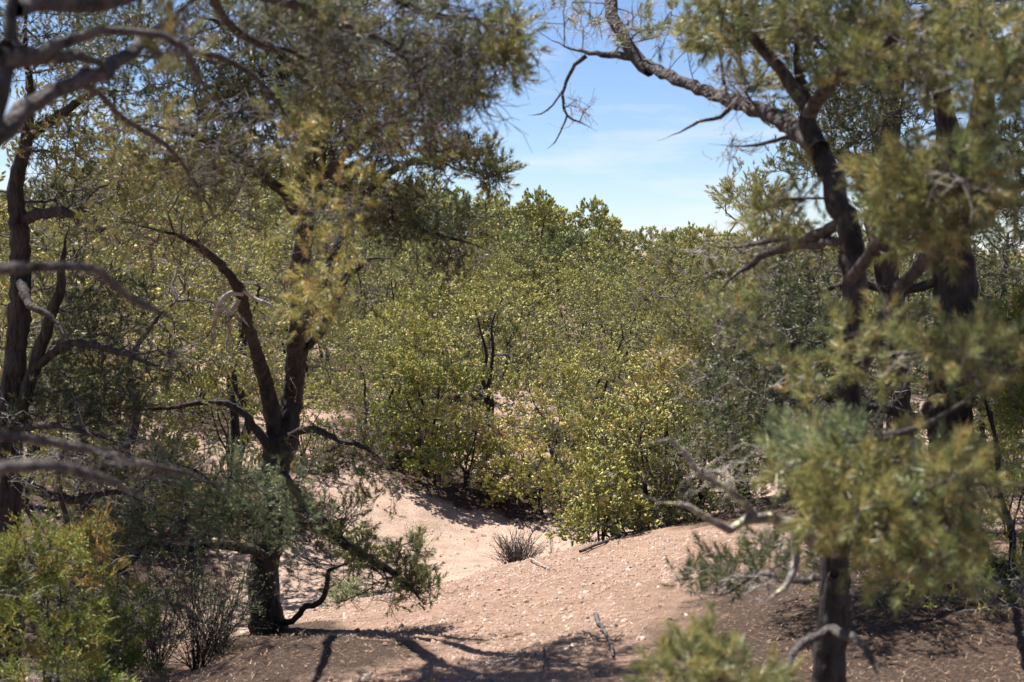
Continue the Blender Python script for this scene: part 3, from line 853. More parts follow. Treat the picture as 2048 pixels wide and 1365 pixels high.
# ------------------------------------------------------------------ near tree at the right, out of focus
t4 = [
    limb([(1655, 1450, 4.3, 76.0), (1660, 1330, 4.3, 66.9), (1664, 1220, 4.3, 60.8), (1672, 1120, 4.3, 54.7), (1684, 1000, 4.3, 51.7), (1696, 880, 4.35, 50.2), (1700, 760, 4.4, 48.6), (1710, 620, 4.4, 48.6), (1706, 520, 4.45, 50.2), (1688, 430, 4.5, 47.1), (1655, 340, 4.6, 45.6), (1625, 270, 4.65, 45.6), (1612, 200, 4.7, 36.5), (1596, 120, 4.7, 25.8), (1590, 20, 4.7, 19.8), (1575, -120, 4.7, 12.2)], rough=.24, ds=.03, ground=True),
    limb([(1640, 300, 4.6, 39.4), (1590, 258, 4.8, 38.1), (1530, 226, 5.1, 31.3), (1470, 205, 5.4, 27.2), (1400, 178, 5.7, 24.5), (1340, 155, 5.9, 23.1), (1295, 132, 6.1, 22.4), (1250, 112, 6.2, 17.7), (1190, 108, 6.3, 13.6), (1140, 96, 6.4, 10.2), (1095, 76, 6.5, 7.5), (1060, 50, 6.5, 4.1)], rough=.2, ds=.04),
    limb([(1300, 140, 6.1, 30), (1270, 112, 6.15, 28), (1240, 60, 6.2, 26), (1222, 10, 6.3, 26), (1212, -90, 6.4, 20), (1190, -220, 6.4, 10)], rough=.2),
    limb([(1172, 112, 6.3, 10), (1150, 130, 6.3, 8), (1132, 165, 6.3, 7), (1125, 200, 6.3, 6), (1134, 232, 6.3, 5), (1160, 245, 6.3, 4), (1195, 264, 6.3, 2.5)], rough=.1, ds=.03),
    limb([(1130, 175, 6.3, 5), (1106, 210, 6.3, 4), (1082, 228, 6.3, 3.2), (1055, 231, 6.3, 2)], rough=.1, ds=.03),
    limb([(1134, 232, 6.3, 4.5), (1120, 265, 6.3, 3.4), (1110, 285, 6.3, 2.8), (1092, 300, 6.3, 2)], rough=.1, ds=.03),
    limb([(1520, 222, 5.1, 12), (1470, 210, 5.4, 10), (1440, 235, 5.4, 8), (1400, 245, 5.4, 7), (1360, 265, 5.4, 6), (1312, 283, 5.4, 3)], rough=.2, ds=.03),
    limb([(1660, 350, 4.6, 16), (1590, 280, 4.9, 9), (1540, 285, 5.0, 8), (1500, 292, 5.1, 6), (1455, 292, 5.2, 5), (1415, 288, 5.2, 3)], rough=.2, ds=.03),
    limb([(1690, 440, 4.5, 26), (1640, 470, 4.8, 24), (1590, 495, 5.0, 20), (1540, 505, 5.1, 17), (1500, 530, 5.2, 14), (1460, 560, 5.2, 10), (1420, 610, 5.3, 6)], rough=.3),
    limb([(1700, 480, 4.5, 22), (1620, 490, 4.9, 17), (1560, 478, 5.1, 13), (1500, 490, 5.2, 10), (1440, 495, 5.3, 7), (1375, 475, 5.3, 4)], rough=.3),
    limb([(1702, 770, 4.4, 33.0), (1740, 690, 4.35, 30.0), (1780, 610, 4.25, 27.8), (1830, 545, 4.1, 25.5), (1890, 490, 4.0, 24.0), (1960, 440, 3.9, 22.5), (2050, 360, 3.8, 19.5), (2150, 280, 3.7, 15.0)], rough=.25),
    limb([(1672, 1110, 4.3, 32.0), (1625, 1085, 4.1, 27.2), (1585, 1050, 3.95, 24.0), (1540, 1035, 3.85, 21.6), (1498, 1040, 3.8, 20.0), (1460, 1062, 3.75, 16.0), (1420, 1040, 3.7, 14.4), (1380, 1012, 3.65, 12.0), (1320, 1005, 3.6, 9.6), (1275, 985, 3.6, 4.8)], rough=.35),
    limb([(1510, 1035, 3.82, 19.2), (1490, 1005, 3.8, 15.2), (1450, 975, 3.75, 14.4), (1400, 945, 3.7, 12.8), (1372, 905, 3.7, 9.6), (1340, 880, 3.65, 7.2), (1280, 890, 3.6, 3.2)], rough=.35),
    limb([(1590, 1060, 3.95, 20), (1592, 1120, 3.9, 16), (1570, 1175, 3.85, 13), (1530, 1205, 3.8, 7)], rough=.3),
    limb([(1655, 1260, 4.2, 22), (1600, 1290, 3.9, 16), (1575, 1340, 3.7, 14), (1560, 1400, 3.6, 8)], rough=.3),
    limb([(1665, 1260, 4.2, 24), (1715, 1280, 3.9, 18), (1740, 1310, 3.8, 16), (1760, 1370, 3.7, 8)], rough=.3),
    limb([(1690, 930, 4.3, 26), (1760, 960, 3.9, 22), (1830, 1000, 3.6, 18), (1900, 1060, 3.4, 13), (1960, 1130, 3.3, 8)], rough=.25),
    limb([(1690, 960, 4.3, 24), (1700, 930, 3.9, 20), (1750, 880, 3.6, 16), (1850, 850, 3.4, 12), (1960, 780, 3.3, 9), (2060, 720, 3.3, 5)], rough=.25),
    limb([(1612, 210, 4.7, 32), (1560, 140, 4.7, 26), (1510, 80, 4.7, 22), (1470, 10, 4.7, 18), (1440, -90, 4.7, 10)]),
    limb([(1612, 240, 4.7, 32), (1680, 150, 4.4, 26), (1760, 90, 4.1, 22), (1850, 30, 3.9, 18), (1960, -40, 3.8, 12)]),
    limb([(1700, 560, 4.4, 28), (1790, 440, 4.0, 20), (1870, 380, 3.8, 15), (1960, 330, 3.7, 10), (2040, 300, 3.6, 6)]),
    limb([(1668, 1150, 4.25, 20), (1600, 1160, 4.6, 14), (1520, 1150, 5.0, 10), (1440, 1190, 5.2, 7), (1360, 1180, 5.3, 4)]),
    limb([(1660, 1400, 4.25, 22), (1560, 1430, 3.7, 16), (1460, 1380, 3.4, 12), (1380, 1350, 3.3, 8), (1300, 1350, 3.2, 5)]),
]
for k in (11, 12, 13):
    t4[k]['mat'] = M_PALE
c4 = [
    cloud(1740, 960, 190, 90, 3.75, 62, .95, 'green', dy=.45, size=1.1), cloud(1800, 1070, 160, 100, 3.6, 62, .95, 'green', dy=.4, size=1.1), cloud(1640, 900, 110, 60, 3.9, 40, .95, 'blue', dy=.3),
    cloud(1900, 950, 70, 60, 3.4, 20, .95, 'green', dy=.3), cloud(1880, 1130, 80, 60, 3.4, 30, .95, 'green', dy=.3), cloud(1700, 1020, 120, 60, 3.5, 40, .95, 'olive', dy=.3),
    cloud(1800, 700, 160, 90, 3.8, 34, .9, 'green', dy=.4), cloud(1960, 720, 90, 70, 3.5, 34, .95, 'green', dy=.3), cloud(1600, 760, 70, 60, 4.2, 12, .9, 'green', dy=.3),
    cloud(1800, 370, 90, 70, 3.9, 38, .95, 'olive', dy=.35), cloud(1930, 370, 110, 90, 3.7, 70, .95, 'green', dy=.35), cloud(1850, 460, 110, 60, 3.8, 34, .95, 'green', dy=.3),
    cloud(1540, 420, 90, 50, 4.6, 20, .95, 'olive', dy=.3), cloud(1490, 60, 110, 80, 4.8, 60, .85, 'green', dy=.4), cloud(1400, 60, 70, 60, 5.4, 26, .8, 'green', dy=.3),
    cloud(1650, 60, 120, 110, 4.5, 60, .85, 'green', dy=.4), cloud(1850, 90, 160, 120, 3.9, 80, .9, 'green', dy=.4), cloud(2000, 150, 90, 140, 3.7, 50, .9, 'green', dy=.35),
    cloud(1500, 170, 90, 50, 5.2, 40, .3, 'green', dy=.3), cloud(1330, 40, 90, 60, 6.0, 20, .5, 'green', dy=.3),
    cloud(1390, 1335, 95, 50, 3.3, 30, .97, 'green', dy=.25), cloud(1500, 1390, 120, 40, 3.4, 20, .97, 'green', dy=.25),
    cloud(1440, 1150, 100, 60, 5.2, 44, .75, 'dark', dy=.4), cloud(1550, 1120, 80, 80, 4.9, 30, .5, 'dark', dy=.3),
    cloud(1170, 40, 110, 60, 6.4, 34, .12, 'green', dy=.3), cloud(1280, 60, 90, 50, 6.2, 18, .2, 'green', dy=.3), cloud(1160, 235, 45, 45, 6.3, 7, 0, 'green', dy=.08),
    cloud(1480, 620, 90, 90, 5.4, 30, .6, 'green', dy=.4), cloud(1700, -160, 420, 120, 4.4, 150, .98, 'green', dy=.8),  # the cloud above the frame is unseen crown, added for its shading
    cloud(1470, 290, 60, 40, 5.2, 8, 0, 'green', dy=.1), cloud(1450, 530, 80, 50, 5.3, 16, .1, 'green', dy=.2),
    cloud(1420, 960, 90, 60, 3.7, 6, 0, 'green', dy=.2),
]
hand_tree('pinyon_tree', 'large blurred pinyon close by at the right, its lower limbs grey with lichen', 'tree', t4, c4, 'near', 404, roots=4,
          side=3, side_reach=.06, tip_r=.0019, bare_n=4, bare_len=.10, mat_bark=M_LICHEN, mat_twig=M_TWIG, mat_bare=M_DEAD, bf=.25)

# ------------------------------------------------------------------ large trunks at the right, behind it
add_duff(1.5, 5.5, .75); add_duff(2.35, 7.5, 1.5); add_duff(2.0, 6.2, 1.6); add_duff(3.6, 7.0, 2.0); add_duff(2.6, 5.2, 1.6)  # litter, spread wider here to stand in for weak shadow under the crowns
t5 = [
    limb([(1915, 1262, 7.5, 112), (1908, 1160, 7.5, 92), (1905, 1000, 7.5, 88), (1900, 850, 7.5, 86), (1905, 700, 7.5, 84), (1908, 560, 7.5, 84), (1898, 440, 7.5, 80), (1905, 330, 7.5, 52), (1888, 220, 7.5, 44), (1880, 100, 7.5, 36), (1870, -60, 7.5, 22)], rough=.24, ds=.04, ground=True),
    limb([(1905, 420, 7.5, 60), (1935, 330, 7.5, 50), (1960, 240, 7.5, 44), (1965, 120, 7.5, 36), (1950, 0, 7.5, 26), (1960, -120, 7.5, 15)], rough=.2),
    limb([(1890, 480, 7.5, 30), (1840, 400, 7.7, 24), (1780, 340, 7.9, 20), (1700, 310, 8.0, 15), (1620, 300, 8.1, 9)]),
    limb([(1885, 700, 7.5, 26), (1800, 690, 7.3, 20), (1700, 700, 7.1, 17), (1620, 690, 7.0, 14), (1520, 690, 6.9, 10), (1420, 700, 6.9, 5)]),
    limb([(1890, 860, 7.5, 26), (1780, 820, 7.4, 20), (1660, 800, 7.3, 16), (1560, 760, 7.2, 11), (1480, 720, 7.1, 6)]),
    limb([(1880, 800, 7.5, 16), (1850, 820, 6.2, 14), (1870, 795, 5.6, 14), (1920, 780, 5.3, 14), (1970, 765, 5.2, 8)]),
    limb([(1890, 200, 7.5, 22), (1800, 130, 7.5, 18), (1700, 100, 7.6, 14), (1600, 90, 7.7, 9), (1520, 60, 7.8, 5)]),
    limb([(1965, 200, 7.5, 22), (2050, 120, 7.3, 18), (2150, 80, 7.2, 12)]),
    limb([(1880, 560, 7.5, 22), (1800, 580, 7.6, 18), (1700, 570, 7.8, 14), (1580, 600, 7.9, 8)]),
    limb([(1900, 1000, 7.5, 20), (1840, 1010, 7.3, 14), (1760, 990, 7.2, 10), (1620, 980, 7.1, 5)]),
]
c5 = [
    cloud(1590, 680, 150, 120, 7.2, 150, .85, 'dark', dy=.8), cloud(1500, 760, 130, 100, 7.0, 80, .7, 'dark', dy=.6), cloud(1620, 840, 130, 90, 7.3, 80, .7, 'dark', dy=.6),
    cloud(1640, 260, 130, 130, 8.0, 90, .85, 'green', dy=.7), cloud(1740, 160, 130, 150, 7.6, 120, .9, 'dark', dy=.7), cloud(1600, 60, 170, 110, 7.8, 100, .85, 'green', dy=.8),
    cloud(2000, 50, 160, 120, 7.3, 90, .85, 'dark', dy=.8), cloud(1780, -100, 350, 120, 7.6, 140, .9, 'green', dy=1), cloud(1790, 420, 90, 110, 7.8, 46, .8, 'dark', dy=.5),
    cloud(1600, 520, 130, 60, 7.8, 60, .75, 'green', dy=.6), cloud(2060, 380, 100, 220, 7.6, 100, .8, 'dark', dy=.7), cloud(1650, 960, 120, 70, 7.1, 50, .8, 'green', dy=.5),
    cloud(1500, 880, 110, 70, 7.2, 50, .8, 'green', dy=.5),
]
hand_tree('pinyon_tree', 'tall thick dark trunk at the right that forks into two upright stems', 'tree', t5, c5, 'fine', 505, roots=5,
          side=5, side_reach=.09, tip_r=.0024, bare_n=3, bare_len=.15)
t6 = [
    limb([(1812, 1150, 10.0, 74), (1806, 1000, 10.0, 60), (1800, 880, 10.0, 52), (1792, 760, 10.0, 50), (1786, 640, 10.0, 48), (1770, 520, 10.0, 46), (1752, 430, 10.0, 44), (1770, 300, 10.0, 50), (1785, 180, 10.0, 48), (1792, 60, 10.0, 36), (1790, -120, 10.0, 16)], rough=.24, ds=.05, ground=True),
    limb([(1788, 700, 10.0, 22), (1700, 640, 10.1, 18), (1600, 600, 10.3, 12), (1520, 560, 10.5, 6)]),
    limb([(1785, 620, 10.0, 22), (1840, 520, 10.0, 20), (1860, 440, 10.0, 14), (1900, 380, 10.0, 8)]),
    limb([(1770, 400, 10.0, 22), (1690, 330, 10.2, 16), (1610, 250, 10.4, 9)]),
    limb([(1800, 860, 10.0, 20), (1900, 820, 10.1, 15), (2000, 800, 10.2, 9)]),
]
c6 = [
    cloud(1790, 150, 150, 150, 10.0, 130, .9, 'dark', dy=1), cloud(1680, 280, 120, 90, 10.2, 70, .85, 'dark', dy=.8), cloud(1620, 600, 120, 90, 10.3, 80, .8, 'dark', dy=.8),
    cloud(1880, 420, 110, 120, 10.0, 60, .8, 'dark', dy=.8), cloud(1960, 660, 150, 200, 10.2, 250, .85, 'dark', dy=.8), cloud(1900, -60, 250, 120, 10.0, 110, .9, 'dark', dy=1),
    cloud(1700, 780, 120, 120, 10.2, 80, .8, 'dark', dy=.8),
]
hand_tree('pinyon_tree', 'slimmer dark trunk standing between the blurred near pinyon and the forked trunk', 'tree', t6, c6, 'fine', 606,
          side=5, side_reach=.10, tip_r=.0026, bare_n=3, bare_len=.16)

#@@MIDDLE
# ------------------------------------------------------------------ junipers and pinyons around the clearing
def at_px(px, Y):
    return (px - 1024.0) / FPX * Y, Y


protos = {
    'fine_a': generic_tree(209, 2.8, 2.2, 'fine', 'green', 560, stems=2, side=5, low=.05, dead=.16, nb=16),
    'pin_a': generic_tree(201, 2.7, 3.0, 'mid', 'olive', 480, stems=2, side=6, low=.02, dead=.12, nb=22, reach=.085, size=1.2, blobr=.34),
    'pin_b': generic_tree(202, 3.1, 2.6, 'mid', 'olive', 480, stems=2, side=6, low=.02, dead=.12, nb=22, top_pal='olive', reach=.085, size=1.2, blobr=.34),
    'pin_c': generic_tree(203, 2.4, 3.0, 'mid', 'olive', 480, stems=3, side=6, low=.02, dead=.16, nb=20, top_pal='yellow', reach=.085, size=1.2, blobr=.33),
    'jun_a': generic_tree(204, 2.2, 2.2, 'jmid', 'yellow', 520, stems=3, side=7, low=.0, dead=.08, nb=18, reach=.085, size=1.2),
    'jun_b': generic_tree(205, 2.6, 2.4, 'jmid', 'olive', 600, stems=2, side=7, low=.02, dead=.10, nb=18, top_pal='yellow', reach=.085, size=1.2),
    'far_a': generic_tree(206, 2.9, 3.1, 'far', 'olive', 420, stems=2, side=6, low=.02, dead=.08, nb=20, reach=.13, size=1.25, tip_r=.007, bare_n=1, blobr=.32),
    'far_b': generic_tree(207, 2.6, 2.8, 'far', 'green', 420, stems=2, side=6, low=.02, dead=.08, nb=20, reach=.13, size=1.25, tip_r=.007, bare_n=1, blobr=.32),
    'far_c': generic_tree(208, 3.2, 2.9, 'far', 'olive', 420, stems=2, side=6, low=.02, dead=.08, nb=20, reach=.13, size=1.25, tip_r=.007, top_pal='yellow', bare_n=1, blobr=.32),
}


def use(key, px, Y, label, rot, sc, scz=None, duff=None):
    """one of the shared tree shapes, turned and scaled"""
    x, y = at_px(px, Y)
    return place(protos[key], 'juniper_tree' if key[0] == 'j' else 'pinyon_tree', label, 'tree', x, y, rot, (sc, scz or sc), duff=duff or sc * 1.2)


def own(px, Y, label, seed, H, W, kind, pal, n, category='tree', name=None, rot=0.0, duff=None, **kw):
    x, y = at_px(px, Y)
    ms = generic_tree(seed, H, W, kind, pal, n, **kw)
    nm = name or ('juniper_tree' if kind[0] == 'j' else 'pinyon_tree')
    return place(ms, nm, label, category, x, y, rot, (1, 1), duff=duff if duff is not None else W * .42)


own(1206, 13.6, 'small juniper with yellow-tipped sprays and one bare foot on the crest of the slope', 11, .85, 1.0, 'jmid', 'yellow', 310, stems=3, side=5, dead=.16, tip_r=.0022, low=.05, reach=.07)
own(1295, 14.3, 'dense low juniper just right of the small crest juniper', 12, 1.4, 1.55, 'jmid', 'olive', 445, stems=3, side=5, dead=.12, tip_r=.0025, low=.05, reach=.08)
own(1400, 14.0, 'grey-green low pinyon spreading over the crest under the tall yellowish one', 13, 1.5, 1.5, 'fine', 'green', 513, stems=2, side=6, low=.05, dead=.12)
own(1500, 15.6, 'tall pinyon with yellow-green tips rising against the sky right of the clearing', 14, 3.75, 2.3, 'fine', 'olive', 1215, stems=2, side=6, low=.10, dead=.10, top_pal='yellow', nb=18)
own(1340, 17.2, 'pinyon with orange-gold tips and grey bare twigs behind the crest junipers', 15, 2.45, 2.4, 'mid', 'olive', 864, stems=3, side=6, low=.05, dead=.22, top_pal='gold', bare_top=.2, nb=15)
own(1075, 19.9, 'low rounded golden shrubby pinyon topped with pale bare twigs beyond the wash', 16, 1.5, 2.0, 'mid', 'yellow', 567, stems=4, side=6, low=.02, dead=.06, bare_top=.45, top_pal='gold', nb=12)
use('pin_c', 1190, 19.8, 'open yellow-green pinyon with grey limbs between the golden shrub and the orange-tipped one', 0.9, 0.62, 0.72)
own(850, 20.2, 'bright yellow-green juniper casting a black shadow on the bank beyond the wash', 18, 2.2, 1.9, 'jmid', 'jun', 621, stems=3, side=7, low=.02, dead=.06, top_pal='yellow')
use('pin_c', 925, 19.9, 'golden-tinged low pinyon beside the bright juniper on the far bank', 1.5, 0.58, 0.56)
use('pin_b', 980, 23.5, 'pinyon with two slanting black trunks behind the low golden pinyons', 2.2, 0.92, 0.95)
use('fine_a', 1600, 13.0, 'shadowed pinyon behind the blurred near trunk', 0.4, 0.95, 0.95)
own(700, 15.3, 'grey-green pinyon sapling up the wash behind the twin-stemmed trunk', 23, .75, .7, 'mid', 'green', 121, stems=2, side=4, low=.1, dead=.4, duff=.1)
use('pin_c', 470, 17.5, 'thin open pinyon with pale dead limbs on the pink bank', 4.0, 0.65, 0.85)
use('jun_b', 260, 16.5, 'yellow-green juniper on the shaded bank behind the left trunks', 1.1, 0.8, 0.75)
use('fine_a', 90, 13.5, 'dark pinyon tangle with dead lower twigs behind the left trunks', 2.3, 0.95, 0.95)
use('fine_a', 1985, 12.5, 'dark pinyon filling the gap beside the forked trunk', 3.9, 1.15, 1.15)
use('fine_a', 1750, 14.5, 'dark pinyon seen between the right-hand trunks', 5.2, 1.1, 1.08)
use('pin_a', 735, 20.6, 'olive pinyon low on the bank between the twin-stemmed trunk and the bright juniper', 1.9, 0.66, 0.7)
use('pin_c', 1120, 21.2, 'yellow-tipped pinyon directly behind the low golden shrubby one', 3.1, 0.7, 0.8)
use('pin_a', 1270, 20.0, 'olive pinyon partly hidden behind the crest junipers', 5.0, 0.7, 0.7)
use('pin_c', 600, 19.6, 'small yellow-green pinyon on the pink bank right behind the twin-stemmed trunk', 5.7, 0.48, 0.5)
use('pin_c', 400, 21.5, 'yellowish pinyon on the pink bank seen under the left limbs of the twin-stemmed pinyon', 2.6, 0.62, 0.74)
tall = generic_tree(46, 4.9, 3.6, 'mid', 'olive', 720, stems=2, side=5, low=.15, dead=.16, nb=20, bare_n=4)
for px, Y, rot, sc, lab in ((215, 15.2, 0.0, 1.0, 'tall yellow-green pinyon filling the gap right of the shaded left trunks'), (455, 17.8, 2.2, .92, 'tall open pinyon behind the left stem of the twin-stemmed pinyon'),
                            (20, 16.5, 4.0, 1.05, 'tall pinyon directly behind the heavily shaded forked trunk')):
    place(tall, 'pinyon_tree', lab, 'tree', *at_px(px, Y), rot, (sc, sc), duff=1.3)
# near junipers
own(70, 6.6, 'bushy bright green juniper with orange-yellow tips in the lower left corner', 31, .95, .9, 'jnear', 'jun', 460, stems=4, side=6, low=.0, dead=.25, tip_r=.002, reach=.05, nb=9, blobr=.3, duff=.4)
own(190, 7.4, 'narrow juniper leader poking up behind the corner juniper', 32, 1.0, .55, 'jnear', 'jun', 229, stems=2, side=5, low=.0, dead=.15, tip_r=.002, reach=.06, top_pal='orange', duff=.2)
own(2045, 7.3, 'bright green juniper with an orange patch at the right border', 33, 1.45, .75, 'jnear', 'jun', 351, stems=3, side=6, low=.3, dead=.1, tip_r=.002, top_pal='jun', duff=.3)
own(2030, 9.2, 'low green juniper sprig on the dark litter at the right', 34, .62, .9, 'jnear', 'jun', 202, stems=3, side=5, low=.0, dead=.2, tip_r=.002, duff=.3)
own(1880, 6.9, 'sprawling juniper skirt with pale drooping dead twigs at the foot of the forked trunk', 35, .42, 1.3, 'jnear', 'jun', 229, stems=4, side=4, low=.0, dead=.35, tip_r=.002, duff=.3)


# ------------------------------------------------------------------ shrubs
def shrub(px, Y, label, seed, H, W, n, leafkind=None, pal='shrub', mat=None, leaf_n=0, spread=1.0, name='shrub', thick=.0018, fork=3):
    r = np.random.default_rng(seed)
    x, y = at_px(px, Y)
    root = empty(name, (x, y, gz(x, y)), label=label, category='shrub')
    wd = Wood(); sp, sd = [], []
    for i in range(n):
        az = r.random() * 6.283; ti = r.uniform(.1, 1.0) * spread
        d = unit(np.array([math.cos(az) * ti, math.sin(az) * ti, 1.0])); h = H * r.uniform(.6, 1.05)
        p = np.array([math.cos(az), math.sin(az), 0]) * W * .08 * r.random() + np.array([0, 0, -.03]); pts = [p]
        m = 7
        for k in range(m):
            d = unit(d + r.normal(0, .16, 3)); pts.append(pts[-1] + d * h / m)
        wd.tube(pts, np.linspace(thick, thick * .4, len(pts)), 4)
        for f in range(fork):
            k = r.integers(1, m); q = [pts[k]]; dd = unit(d + r.normal(0, .5, 3))
            for _ in range(4):
                dd = unit(dd + r.normal(0, .22, 3) + np.array([0, 0, .05])); q.append(q[-1] + dd * h * .09)
            wd.tube(q, np.linspace(thick * .7, thick * .3, len(q)), 3)
            if leaf_n:
                for _ in range(leaf_n):
                    e = q[r.integers(1, 5)]; sp.append(e + r.normal(0, .008, 3)); sd.append(dd + r.normal(0, .4, 3))
        if leaf_n:
            for _ in range(leaf_n * 2):
                k = r.integers(2, m + 1); sp.append(pts[k] + r.normal(0, .008, 3)); sd.append(d + r.normal(0, .4, 3))
    wd.build('stems', mat or M_TWIG, root, kind='stuff')
    if sp:
        V, C = bake_shoots(sp, sd, r.uniform(.7, 1.2, len(sp)), [pal] * len(sp), leafkind, r)
        put('leaves', foliage_mesh('leaves', V, C, M_LEAF), root, kind='stuff')
    return root


shrub(1034, 15.2, 'grey leafless dome-shaped shrub standing in the sandy wash', 51, .50, .5, 120, mat=M_TWIG, spread=.9, name='dead_shrub', thick=.0042, fork=4)
shrub(832, 17.0, 'small grey-green shrub with a dark foot on the far bank of the wash', 52, .42, .3, 46, 'leafmid', leaf_n=1, spread=.35, thick=.0022)
shrub(680, 11.6, 'leafy light green shrub behind the twin-stemmed trunk at the edge of the wash', 53, .42, .5, 40, 'leafmid', leaf_n=2, spread=.55)
for i, (px, Y, H, lab) in enumerate([
        (215, 7.9, .75, 'wiry shrub with tiny leaves, leaning up against the corner juniper'),
        (300, 8.4, .85, 'tallest wiry tiny-leaved shrub of the thicket left of the twin-stemmed trunk'),
        (385, 8.1, .70, 'wiry tiny-leaved shrub in the middle of the thicket on the pink soil'),
        (425, 8.7, .60, 'wiry tiny-leaved shrub touching the foot of the twin-stemmed trunk')]):
    shrub(px, Y, lab, 60 + i, H, .5, 46, 'leaf', leaf_n=1, spread=.75, mat=M_TWIG, name='wiry_shrub', thick=.0026, fork=7)
shrub(1105, 16.8, 'thin pale dead branches fanning over the sand beside the dome-shaped grey shrub', 71, .5, .3, 8, mat=M_DEAD, spread=.8, name='dead_branch', thick=.003)
shrub(1180, 13.9, 'dark bare twigs drooping at the foot of the small crest juniper', 72, .32, .4, 18, mat=M_TWIG, spread=2.2, name='bare_twigs', thick=.003)

#@@BACKGROUND
# ------------------------------------------------------------------ woodland on the far slopes
KIND_TXT = {'pin_a': ('pinyon_tree', 'rounded olive pinyon'), 'pin_b': ('pinyon_tree', 'dark green pinyon'), 'pin_c': ('pinyon_tree', 'broad yellow-tipped pinyon'),
            'jun_a': ('juniper_tree', 'bright green juniper'), 'jun_b': ('juniper_tree', 'olive juniper'),
            'far_a': ('pinyon_tree', 'broad olive pinyon'), 'far_b': ('pinyon_tree', 'low green pinyon'), 'far_c': ('pinyon_tree', 'yellow-topped pinyon')}
fixed = [(o.location.x, o.location.y) for o in bpy.data.objects if o.parent is None and o.get('category') in ('tree', 'shrub')]
rb = random.Random(5)
spots = []
tries = 0
while tries < 30000 and len(spots) < 285:
    tries += 1
    y = 17.0 + 50 * rb.random() ** 0.75
    x = rb.uniform(-1, 1) * (0.385 * y + 2.0)
    s = (x - L0[0]) * LN[0] + (y - L0[1]) * LN[1]
    if s < 5.7 and not (x > 2.5 and s < -0.5 and y > 15):
        continue
    md = 1.95 if y < 35 else (2.2 if y < 50 else 2.15)
    # clearing on the pink bank
    if -9.5 < x < -3.2 and 17 < y < 34 and abs(x / y + 0.235) < 0.055:
        md = 2.3
    if any((x - a) ** 2 + (y - b) ** 2 < md * md for a, b in spots):
        continue
    if any((x - a) ** 2 + (y - b) ** 2 < 1.5 ** 2 for a, b in fixed):
        continue
    spots.append((x, y))
spots.sort(key=lambda q: q[1])


def where(x, y, px):
    d = 'just past the wash' if y < 26 else 'halfway up the far slope' if y < 40 else 'high on the far slope' if y < 54 else 'on the far ridge'
    if px < 330:
        w = 'behind the shaded left trunks'
    elif px < 640:
        w = 'behind the twin-stemmed trunk'
    elif px < 950:
        w = 'beside the twin-stemmed trunk'
    elif px < 1300:
        w = 'under the open sky'
    elif px < 1650:
        w = 'behind the tall yellow-green pinyon'
    else:
        w = 'behind the right-hand trunks'
    return d, w


ORD = ['leftmost', 'second from left', 'third from left', 'fourth from left', 'fifth from left', 'sixth from left', 'seventh from left', 'eighth from left',
       'ninth from left', 'tenth from left', 'eleventh from left', 'twelfth from left', 'thirteenth from left', 'fourteenth from left', 'fifteenth from left']
far_trees = {}
for i, (x, y) in enumerate(spots):
    if y < 40:
        key = rb.choice(['pin_a', 'pin_a', 'pin_b', 'pin_c', 'pin_c', 'jun_a', 'jun_b'])
    else:
        key = rb.choice(['far_a', 'far_b', 'far_c'])
    px = 1024 + x / y * FPX
    sc = rb.uniform(.72, 1.06)
    if y < 24:
        sc *= .8
    nm, txt = KIND_TXT[key]
    if px < -90 or px > 2140:
        continue
    d, w = where(x, y, px)
    o = place(protos[key], nm, txt, 'tree', x, y, rb.uniform(0, 6.283), (sc, sc * rb.uniform(.88, 1.08)), group='woodland trees ' + d, duff=1.3 if y < 34 else None)
    far_trees.setdefault((txt, d, w), []).append((px, o))
for (txt, d, w), lst in far_trees.items():
    lst.sort(key=lambda q: q[0])
    for k, (px, o) in enumerate(lst):
        o['label'] = (txt + ' ' + d + ' ' + w) if len(lst) == 1 else (ORD[min(k, len(ORD) - 1)] + ' ' + txt + ' ' + d + ' ' + w)

#@@GROUND
# ------------------------------------------------------------------ ground sheet
def axis(lo, hi, step, far, n):
    core = np.arange(lo, hi, step)
    g = (np.geomspace(1, 1 + far, n) - 1)
    k = step * 1.0
    a = hi + (np.geomspace(k, far, n))
    b = lo - (np.geomspace(k, far, n))
    return np.r_[b[::-1], core, a]


gx = axis(-5.0, 5.5, 0.07, 900, 56)
gy = axis(4.0, 22.0, 0.085, 900, 56)
X, Yg = np.meshgrid(gx, gy)
Zg = ground_h(X, Yg)
s_ = (X - L0[0]) * LN[0] + (Yg - L0[1]) * LN[1]
core = np.exp(-(np.maximum(0, np.abs(X) - 7) ** 2) / 4) * smooth(2, 5, Yg) * (1 - smooth(24, 30, Yg))
Zg = Zg + core * (0.012 * fbm(X * 6, Yg * 6, 3) + 0.006 * fbm(X * 19, Yg * 19, 2))
nxg, nyg = len(gx), len(gy)
ii, jj = np.meshgrid(np.arange(nyg - 1), np.arange(nxg - 1), indexing='ij')
F = np.stack([ii * nxg + jj, ii * nxg + jj + 1, (ii + 1) * nxg + jj + 1, (ii + 1) * nxg + jj], -1).reshape(-1, 4)

m, n, l = new_mat("desert_soil")
out = n.new("ShaderNodeOutputMaterial"); pb = n.new("ShaderNodeBsdfPrincipled"); pb.inputs['Roughness'].default_value = .92; pb.inputs['Specular IOR Level'].default_value = .15
tcn = n.new("ShaderNodeTexCoord")


def noise(scale, detail=5, rough=.6):
    q = n.new("ShaderNodeTexNoise"); q.inputs['Scale'].default_value = scale; q.inputs['Detail'].default_value = detail; q.inputs['Roughness'].default_value = rough
    l.new(tcn.outputs['Object'], q.inputs[0]); return q


